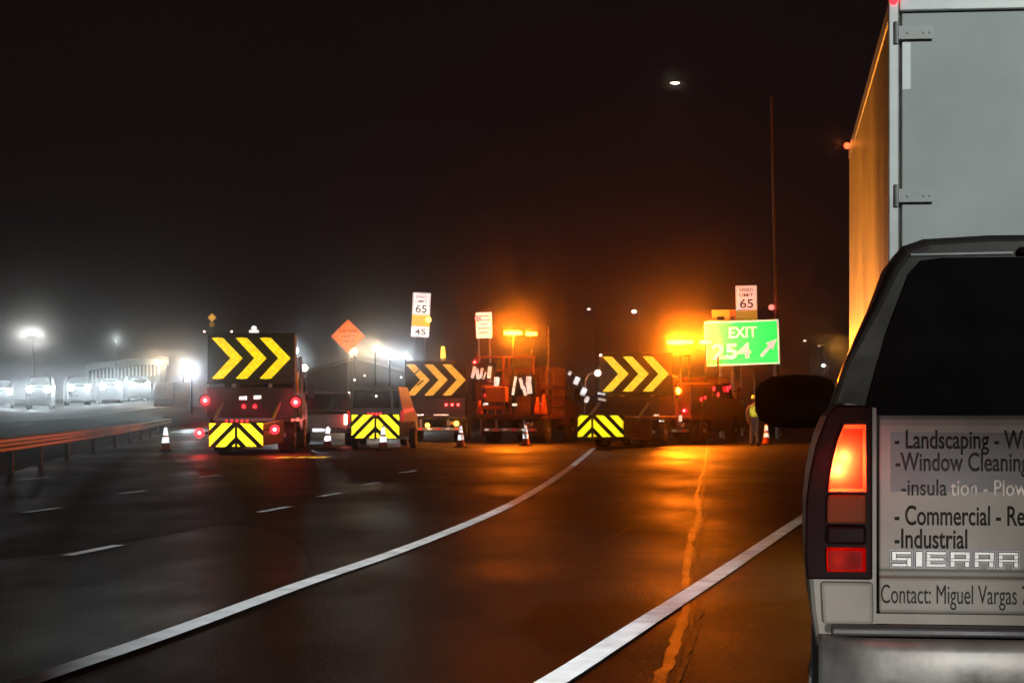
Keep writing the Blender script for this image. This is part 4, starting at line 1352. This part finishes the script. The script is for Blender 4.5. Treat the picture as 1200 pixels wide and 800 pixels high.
diamond(248.5, 372, 5.5, 140, 'tiny orange diamond sign above the left arrow board truck', (), RETRO_A, True)

# ------------------------------------------------------------------ worker
HIVIS = retro('hivis_yellow', (0.85, 0.75, 0.06), 0.5, base=(0.7, 0.65, 0.05))
PALE_CLOTH = retro('pale_work_trousers', (0.75, 0.72, 0.66), 0.10, base=(0.45, 0.43, 0.40), rough=0.5)
SKIN = pmat('skin', (0.45, 0.27, 0.2), 0.55)
DARKCLOTH = pmat('dark_work_jacket', (0.05, 0.045, 0.03), 0.8)

def skin_mesh(name, verts, edges, radii, mat, parent, sub=2):
    me = bpy.data.meshes.new(name)
    me.from_pydata(verts, edges, [])
    o = bpy.data.objects.new(name, me)
    COL.objects.link(o)
    md = o.modifiers.new('skin', 'SKIN')
    md.use_smooth_shade = True
    for i, r in enumerate(radii):
        r = r if isinstance(r, tuple) else (r, r)
        me.skin_vertices[0].data[i].radius = r
    me.skin_vertices[0].data[0].use_root = True
    sb = o.modifiers.new('sub', 'SUBSURF')
    sb.levels = sub
    sb.render_levels = sub
    dg = bpy.context.evaluated_depsgraph_get()
    dg.update()
    m2 = bpy.data.meshes.new_from_object(o.evaluated_get(dg))
    bpy.data.objects.remove(o)
    m2.name = name
    m2.materials.clear()
    m2.materials.append(mat)
    for p_ in m2.polygons:
        p_.use_smooth = True
    o = bpy.data.objects.new(name, m2)
    COL.objects.link(o)
    if parent:
        o.parent = parent
    return o

wk = thing('person', 'worker walking in yellow high visibility vest and pale trousers by the utility truck', 'person', loc_at(884, 77.5), 15)
bv = [(0, 0, 0.95), (0, 0.01, 1.15), (0, 0.02, 1.36), (0, 0.03, 1.46), (0, 0.04, 1.55),
      (-0.19, 0.02, 1.38), (-0.26, -0.06, 1.12), (-0.24, 0.06, 0.90), (0.19, 0.02, 1.38), (0.27, 0.10, 1.13), (0.25, 0.26, 0.96),
      (-0.09, 0.0, 0.90), (-0.11, 0.10, 0.50), (-0.12, -0.02, 0.10), (-0.12, 0.12, 0.04), (0.09, 0.0, 0.90), (0.12, -0.12, 0.50), (0.16, -0.30, 0.12), (0.17, -0.18, 0.05)]
be = [(0, 1), (1, 2), (2, 3), (3, 4), (2, 5), (5, 6), (6, 7), (2, 8), (8, 9), (9, 10), (0, 11), (11, 12), (12, 13), (13, 14), (0, 15), (15, 16), (16, 17), (17, 18)]
br = [(0.15, 0.11), (0.15, 0.11), (0.17, 0.12), 0.06, 0.055, 0.07, 0.05, 0.036, 0.07, 0.05, 0.036, 0.10, 0.07, 0.045, 0.04, 0.10, 0.07, 0.045, 0.04]
body = skin_mesh('body', bv, be, br, PALE_CLOTH, wk)
vest = skin_mesh('vest', [(0, 0.0, 0.98), (0, 0.01, 1.15), (0, 0.02, 1.34), (-0.15, 0.02, 1.40), (0.15, 0.02, 1.40)], [(0, 1), (1, 2), (2, 3), (2, 4)], [(0.185, 0.15), (0.18, 0.145), (0.19, 0.15), 0.085, 0.085], HIVIS, wk)
hd = MB().ball((0, 0.05, 1.66), (0.078, 0.095, 0.115), 16, 12).ball((0, 0.15, 1.64), (0.014, 0.02, 0.02), 8, 6).ball((-0.08, 0.05, 1.65), (0.014, 0.025, 0.032), 8, 6).ball((0.08, 0.05, 1.65), (0.014, 0.025, 0.032), 8, 6).build('head', SKIN, wk, smooth=True)
MB().lathe((0, 0.05, 1.685), [(0.145, 0.0), (0.14, 0.012), (0.112, 0.018), (0.105, 0.07), (0.07, 0.115), (0.01, 0.128)], 18).build('hard_hat', HIVIS, wk, smooth=True)
for s, c in ((-1, (-0.24, 0.07, 0.86)), (1, (0.25, 0.29, 0.93))):
    hnd = MB().ball(c, (0.022, 0.04, 0.045), 10, 8)
    for k in range(4):
        yk = c[1] - 0.027 + k * 0.018
        hnd.tube([(c[0], yk, c[2] - 0.03), (c[0], yk + 0.004, c[2] - 0.065), (c[0] - s * 0.012, yk + 0.006, c[2] - (0.09, 0.1, 0.098, 0.085)[k])], 0.0085, 6)
    hnd.tube([(c[0], c[1] + 0.03, c[2]), (c[0] - s * 0.02, c[1] + 0.055, c[2] - 0.03), (c[0] - s * 0.024, c[1] + 0.055, c[2] - 0.055)], 0.0095, 6)
    hnd.build('hand', SKIN, wk, smooth=True)
for c, an in (((-0.12, 0.06, 0.045), 0), ((0.165, -0.24, 0.06), -20)):
    MB().ball(c, (0.05, 0.14, 0.045), 12, 8, Matrix.Rotation(R(an), 3, 'X')).build('boot', RUBBER, wk, smooth=True)

# ------------------------------------------------------------------ guardrail on the left
RAIL = pmat('amber_lit_guardrail', (0.60, 0.36, 0.09), 0.5, 0.3, var=0.25, scale=0.7)  # amber light falling on the rail is put into its base colour
gr = thing('guardrail', 'amber lit steel guardrail along the left road edge', 'guardrail', (0, 0, 0), 0)
gp = spline([(-8.6, 30, 0), (-9.7, 41.5, 0), (-11.25, 56, 0), (-13.9, 79, 0), (-16.9, 103, 0), (-21.5, 138, 0)], 10)
prof_r = [(0.0, 0.45), (-0.05, 0.49), (-0.05, 0.54), (0.0, 0.58), (0.0, 0.62), (-0.05, 0.66), (-0.05, 0.71), (0.0, 0.75)]
secs = []
for i, p in enumerate(gp):
    d = (gp[min(i + 1, len(gp) - 1)] - gp[max(i - 1, 0)]).normalized()
    nrm = Vector((d.y, -d.x, 0))
    fr = [(p.x - nrm.x * a_, p.y - nrm.y * a_, z_) for a_, z_ in prof_r]
    bk = [(p.x - nrm.x * (a_ + 0.012), p.y - nrm.y * (a_ + 0.012), z_) for a_, z_ in prof_r[::-1]]
    secs.append(fr + bk)
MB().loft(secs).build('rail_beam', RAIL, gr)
for i in range(0, len(gp), 4):
    p = gp[i]
    MB().span(p.x - 0.17, p.x - 0.07, p.y - 0.07, p.y + 0.07, -0.05, 0.72).build('rail_post', pmat('weathered_post', (0.07, 0.055, 0.04), 0.7), gr)

# ------------------------------------------------------------------ lamps on posts
def post_lamp(px, py, Z, label, mat, power, color, r=0.22, twin=None, base_z=0.0, name='floodlight', arm=None, group=None, spot=False):
    v = at(px, py, Z)
    t = thing(name, label, 'light', (v.x, Z, base_z), 0, group)
    z = v.z - base_z
    MB().cyl((0, 0.3, -0.2), (0, 0.3, z + 0.05), 0.07, 0.04, 10).build('pole', BLACK, t)
    offs = [0.0] if not twin else [-twin / 2, twin / 2]
    m_ = MB()
    for o_ in offs:
        m_.span(o_ - r * 1.05, o_ + r * 1.05, 0.0, 0.22, z - r * 0.9, z + r * 0.9)
    hd_ = m_.build('lamp_head', BLACK, t, bevel=0.03)
    if twin:
        MB().bar((-twin / 2, 0.3, z), (twin / 2, 0.3, z), 0.06).build('cross_arm', BLACK, t)
    for o_ in offs:
        MB().lathe((o_, -0.002, z), [(r * 0.92, 0.0), (r * 0.8, -0.05), (r * 0.4, -0.09), (0.02, -0.1)], 16, 'Y').build('lamp_lens', mat, hd_, smooth=True)
        lamp('flood_light', 'SPOT', (o_, -0.4, z), power * 1.6, color, t, radius=0.12, aim=(o_, -0.4 - 8, z - 9), size=124, blend=0.5)
    return t
CW, WW = (0.78, 0.92, 1.0), (1.0, 0.76, 0.48)
post_lamp(38, 392.5, 185, 'twin white floodlight on a tall pole at the far left', COOL_LAMP, 320, (0.95, 0.97, 0.9), 0.13, twin=1.15, base_z=2.2)
post_lamp(187, 425.5, 165, 'warm white lamp post at the right end of the pale roofed shed', WARM_LAMP, 420, WW, 0.17, base_z=1.8)
post_lamp(214, 423, 172, 'small warm lamp post just above the brightest cool floodlight', WARM_LAMP, 200, WW, 0.2, base_z=2.0)
post_lamp(224, 435, 150, 'brightest cool white floodlight left of the leftmost arrow board truck', COOL_LAMP, 700, CW, 0.13, base_z=1.2)
post_lamp(346, 411, 92, 'cool white floodlight at the right edge of the left arrow board', COOL_LAMP, 200, CW, 0.15)
post_lamp(357, 431, 120, 'dim small white lamp right of the left truck mast', emat('dim_white_lamp', (1, 0.95, 0.85), 3), 10, (1, 0.95, 0.85), 0.22)
post_lamp(416, 411, 130, 'warm white floodlight against the lower corner of the orange diamond sign', WARM_LAMP, 260, WW, 0.15)
post_lamp(439.5, 408.5, 130, 'large warm floodlight right of the orange diamond sign', WARM_LAMP, 300, WW, 0.19)
post_lamp(456.5, 418, 135, 'left one of two cool floodlights below the tall speed limit sign', COOL_LAMP, 260, CW, 0.16)
post_lamp(475, 416.5, 135, 'right one of two cool floodlights below the tall speed limit sign', COOL_LAMP, 260, CW, 0.16)

# tall street lamp at the exit
Zl = 108.0
b_ = at(913, 480, Zl)
st = thing('street_lamp', 'tall thin street lamp pole behind the exit sign with one lit head', 'street lamp', (b_.x, Zl, 0), 0)
top = at(904, 113, Zl)
hd_ = at(791, 97, Zl)
tx, tz = top.x - b_.x, top.z
hx, hz_ = hd_.x - b_.x, hd_.z
MB().cyl((0, 0, -0.05), (tx, 0, tz), 0.13, 0.075, 14).cyl((0, 0, 0), (0, 0, 0.12), 0.2, n=12).build('pole', pmat('dull_lamp_pole', (0.30, 0.29, 0.29), 0.6, 0.1), st)
arm_p = spline([(tx, 0, tz - 0.05), (tx - 0.5, 0, tz + 0.28), (tx - 1.8, 0, hz_ + 0.02), (hx + 0.3, 0, hz_ + 0.04)], 4)
MB().tube(arm_p, 0.022, 8).build('arm', BLACK, st)
hh2 = MB().loft([[(hx - 0.30, y_ * 0.6, hz_ + z_ * 0.6) for y_, z_ in ((-0.14, 0.0), (0.14, 0.0), (0.1, 0.1), (-0.1, 0.1))], [(hx, y_, hz_ + z_) for y_, z_ in ((-0.15, 0.0), (0.15, 0.0), (0.1, 0.13), (-0.1, 0.13))], [(hx + 0.34, y_ * 0.5, hz_ + z_ * 0.6) for y_, z_ in ((-0.14, 0.0), (0.14, 0.0), (0.1, 0.1), (-0.1, 0.1))]]).build('lamp_head', BLACK, st, bevel=0.01)
MB().ball((hx, 0, hz_ - 0.01), (0.22, 0.12, 0.06), 14, 8).build('lamp_lens', emat('street_lamp_lens', (1.0, 0.86, 0.62), 14), hh2, smooth=True)
lamp('overhead_spot', 'SPOT', (hx, 0, hz_ - 0.1), 300, (1, 0.84, 0.6), st, radius=0.1, aim=(hx, 0, 0), size=120, blend=0.8)

def far_lamp(px, py, Z, label, col, st_, r=0.16):
    v = at(px, py, Z)
    t = thing('street_lamp', label, 'street lamp', (v.x, Z, 0), 0)
    MB().cyl((0.6, 0, -0.05), (0.6, 0, v.z + 0.1), 0.09, 0.06, 8).bar((0.6, 0, v.z + 0.08), (0.05, 0, v.z + 0.08), 0.05).build('pole', pmat('dull_lamp_pole', (0.30, 0.29, 0.29), 0.6, 0.1), t)
    h_ = MB().span(-0.25, 0.25, -0.12, 0.12, v.z + 0.02, v.z + 0.12).build('lamp_head', BLACK, t)
    MB().ball((0, 0, v.z), (r * 1.4, r, r), 12, 8).build('lamp_lens', emat('far_lamp_%d' % px, col, st_), h_)
far_lamp(690, 362, 260, 'faint pinkish distant street lamp above the third chevron truck', (1, 0.75, 0.7), 2.2)
far_lamp(743, 365, 250, 'pale distant street lamp left of the glowing beacons', (1, 0.85, 0.6), 6, 0.2)
far_lamp(943, 399, 300, 'highest of three faint distant lamps beside the trailer', (1, 0.75, 0.5), 1.6)
far_lamp(960, 405, 330, 'middle of three faint distant lamps beside the trailer', (1, 0.7, 0.45), 0.9)
far_lamp(965, 428, 300, 'white lowest of three distant lamps above the pickup mirror', (0.9, 0.95, 1), 6, 0.2)

# ------------------------------------------------------------------ oncoming cars on the upper road
def upper_z(px, Z):
    for (a, b) in zip(along[:-1], along[1:]):
        if a[0] <= px <= b[0]:
            t = (px - a[0]) / (b[0] - a[0])
            Zb_, Zr_ = a[1] + (b[1] - a[1]) * t, a[3] + (b[3] - a[3]) * t
            zb_ = zz(a[2] + (b[2] - a[2]) * t, Zb_)
            zr_ = zz(a[4] + (b[4] - a[4]) * t, Zr_)
            if Z <= Zr_:
                return zb_ + (zr_ - zb_) * max(0, (Z - Zb_)) / (Zr_ - Zb_)
            return zr_ + 0.5 * (Z - Zr_) / 45
    return 2.0
def oncoming(px, py, Z, label, paint, yaw_, suv=True, power=90):
    v = at(px, py, Z)
    gz = upper_z(px, Z)
    t = thing('oncoming_car', label, 'car', (v.x, Z, gz), 180 + yaw_, 'cars with headlamps lit on the other carriageway')
    k = max(0.6, v.z - gz)
    # front at local y = 0, body running to y = -4.4 (the car faces the camera)
    zt = k + (0.95 if suv else 0.72)
    prof = [(0.0, 0.3), (0.02, k + 0.1), (-0.15, k + 0.18), (-1.1, k + 0.27), (-1.75, zt), (-3.4, zt), (-4.3, k + 0.3), (-4.4, 0.35)]
    b_ = MB().prism_yz(prof, -0.92, 0.92, lambda z: 0.2 * max(0, z - k - 0.25)).build('body', paint, t, bevel=0.06)
    w_ = MB()
    w_.loft([[(-0.75, -1.12, k + 0.34), (0.75, -1.12, k + 0.34), (0.66, -1.66, zt - 0.07), (-0.66, -1.66, zt - 0.07)], [(-0.75, -1.3, k + 0.34), (0.75, -1.3, k + 0.34), (0.66, -1.8, zt - 0.07), (-0.66, -1.8, zt - 0.07)]])
    w_.build('windshield', GLASS, b_)
    for s in (-1, 1):
        hl = MB().lathe((s * 0.62, 0.0, k), [(0.22, 0.0), (0.20, 0.05), (0.08, 0.08), (0.02, 0.085)], 12, 'Y').build('headlight', emat('headlamp_glare', (0.80, 0.95, 1.0), 170), t, smooth=True)
        lamp('headlight_beam', 'SPOT', (s * 0.62, 0.15, k), power, CW, t, radius=0.06, aim=(s * 0.62, 20, k - 0.5), size=100, blend=0.9)
        for y in (-0.9, -3.5):
            wheel(t, s * 0.82, y, max(0.3, min(0.36, k - 0.3)), 0.22, s)
    MB().span(-0.5, 0.5, 0.022, 0.05, k - 0.25, k - 0.08).build('grille', PLASTIC, b_)
DK = pmat('dark_car_paint', (0.015, 0.015, 0.018), 0.3, coat=0.4)
GY = pmat('grey_car_paint', (0.05, 0.05, 0.052), 0.3, coat=0.4)
for px, py, Z, lab, mt, yw, suv in ((2, 458.5, 168, 'dark oncoming car cut by the left edge of the view', DK, -14, True),
                                    (45, 456, 160, 'dark oncoming car with widest headlamp glare below the twin floodlight', DK, -8, True),
                                    (93, 454.5, 172, 'dark oncoming sports utility car left of the pale roofed shed', DK, -16, True),
                                    (130, 452.5, 178, 'grey oncoming car under the left half of the pale roofed shed', GY, -15, False),
                                    (164, 450.5, 184, 'grey oncoming car nearest the orange plastic barrier', GY, -17, False)):
    oncoming(px, py, Z, lab, mt, yw, suv)

# plastic barriers beside the upper road
BO = pmat('orange_plastic_barrier', (0.62, 0.25, 0.13), 0.5)
BW = pmat('white_plastic_barrier', (0.62, 0.60, 0.56), 0.5)
for px0, px1, mt, lab in ((181, 204, BO, 'orange plastic road barrier beside the white one'), (204.5, 222, BO, 'peach plastic road barrier between the orange and white ones'), (222.5, 246, BW, 'white plastic road barrier under the brightest floodlight')):
    Z = 156
    a_, b_ = at(px0, 470, Z), at(px1, 470, Z)
    g_ = at(px0, 474, Z).z - 0.15
    wd = b_.x - a_.x
    o = MB()
    o.prism_yz([(-0.3, 0), (-0.3, 0.25), (-0.14, 0.6), (-0.1, 1.75), (0.1, 1.75), (0.14, 0.6), (0.3, 0.25), (0.3, 0)], 0.0, wd - 0.03)
    if mt is BO and px0 > 200:
        mt = pmat('faded_peach_barrier', (0.62, 0.42, 0.30), 0.5)
    ob = o.build('road_barrier', mt, bevel=0.03)
    ob.location = (a_.x, Z, g_)
    tag(ob, lab, 'barrier', 'plastic barriers by the floodlight')

# pale roofed shed with ribbed wall
Zs = 232
sh = thing('shed', 'long pale roofed shed with ribbed wall behind the oncoming cars', 'building', (at(102, 480, Zs).x, Zs, 2.4), 0)
S = Zs / F
w_ = 84 * S
zl_, zr_ = (at(0, 429, Zs).z - 2.4), (at(0, 421.5, Zs).z - 2.4)
SHW = pmat('pale_shed_roof', (0.72, 0.76, 0.74), 0.6)
SHD = pmat('dark_shed_wall', (0.10, 0.10, 0.10), 0.7)
rs = []
for k in range(9):
    u = k / 8
    z_ = zl_ + (zr_ - zl_) * math.sin(u * math.pi / 2)
    rs.append([(u * w_, -0.6, z_ - 0.45), (u * w_, -0.6, z_ + 0.1), (u * w_, 7, z_ + 0.5), (u * w_, 7, z_ - 0.4)])
MB().loft(rs).build('roof', SHW, sh)
MB().prism_xz([(0.2, -0.5), (w_ - 0.2, -0.5), (w_ - 0.2, zr_ - 0.47), (0.2, zl_ - 0.45)], 0.0, 6.5).build('wall', SHD, sh)
rb = MB()
for k in range(18):
    x_ = 0.5 + k * (w_ - 1.0) / 17
    z_ = zl_ + (zr_ - zl_) * math.sin(x_ / w_ * math.pi / 2) - 0.47
    rb.span(x_, x_ + 0.16, -0.12, -0.004, z_ - 1.25, z_)
rb.build('wall_ribs', SHW, sh)
lamp('eave_light', 'POINT', (w_ * 0.5, -4, zr_ + 2.0), 200, (0.9, 1.0, 0.95), sh, radius=0.3)
MB().ball((w_ * 0.5, -4, zr_ + 2.0), (0.12, 0.12, 0.12), 10, 8).cyl((w_ * 0.5, -4, -0.3), (w_ * 0.5, -4, zr_ + 1.9), 0.06, n=8).build('eave_lamp', STEEL, sh)

# dim gabled building in the middle
Zg = 210
gb = thing('gabled_building', 'dim grey building with shallow gable roof behind the parked vehicles', 'building', (at(418, 480, Zg).x, Zg, 0), 0)
S = Zg / F
hw = 62 * S
ze, zg = at(0, 437, Zg).z, at(0, 421, Zg).z
GW = pmat('grey_shed_wall', (0.16, 0.15, 0.14), 0.8, var=0.3, scale=0.6)
MB().prism_xz([(-hw, -0.1), (hw, -0.1), (hw, ze), (0, zg), (-hw, ze)], 0, 10).build('wall', GW, gb)
rf = MB()
rf.loft([[(-hw - 0.3, -0.5, ze - 0.05), (0, -0.5, zg + 0.03), (hw + 0.3, -0.5, ze - 0.05), (hw + 0.3, -0.5, ze + 0.17), (0, -0.5, zg + 0.28), (-hw - 0.3, -0.5, ze + 0.17)],
         [(-hw - 0.3, 10.4, ze - 0.05), (0, 10.4, zg + 0.03), (hw + 0.3, 10.4, ze - 0.05), (hw + 0.3, 10.4, ze + 0.17), (0, 10.4, zg + 0.28), (-hw - 0.3, 10.4, ze + 0.17)]])
rf.build('roof', pmat('pale_metal_roof', (0.5, 0.48, 0.45), 0.5), gb)
MB().span(-hw * 0.7, -hw * 0.2, -0.03, -0.004, 0, 2.6).build('door', DARK_PAINT, gb)
MB().span(hw * 0.15, hw * 0.65, -0.03, -0.004, 0, 2.6).build('door', DARK_PAINT, gb)
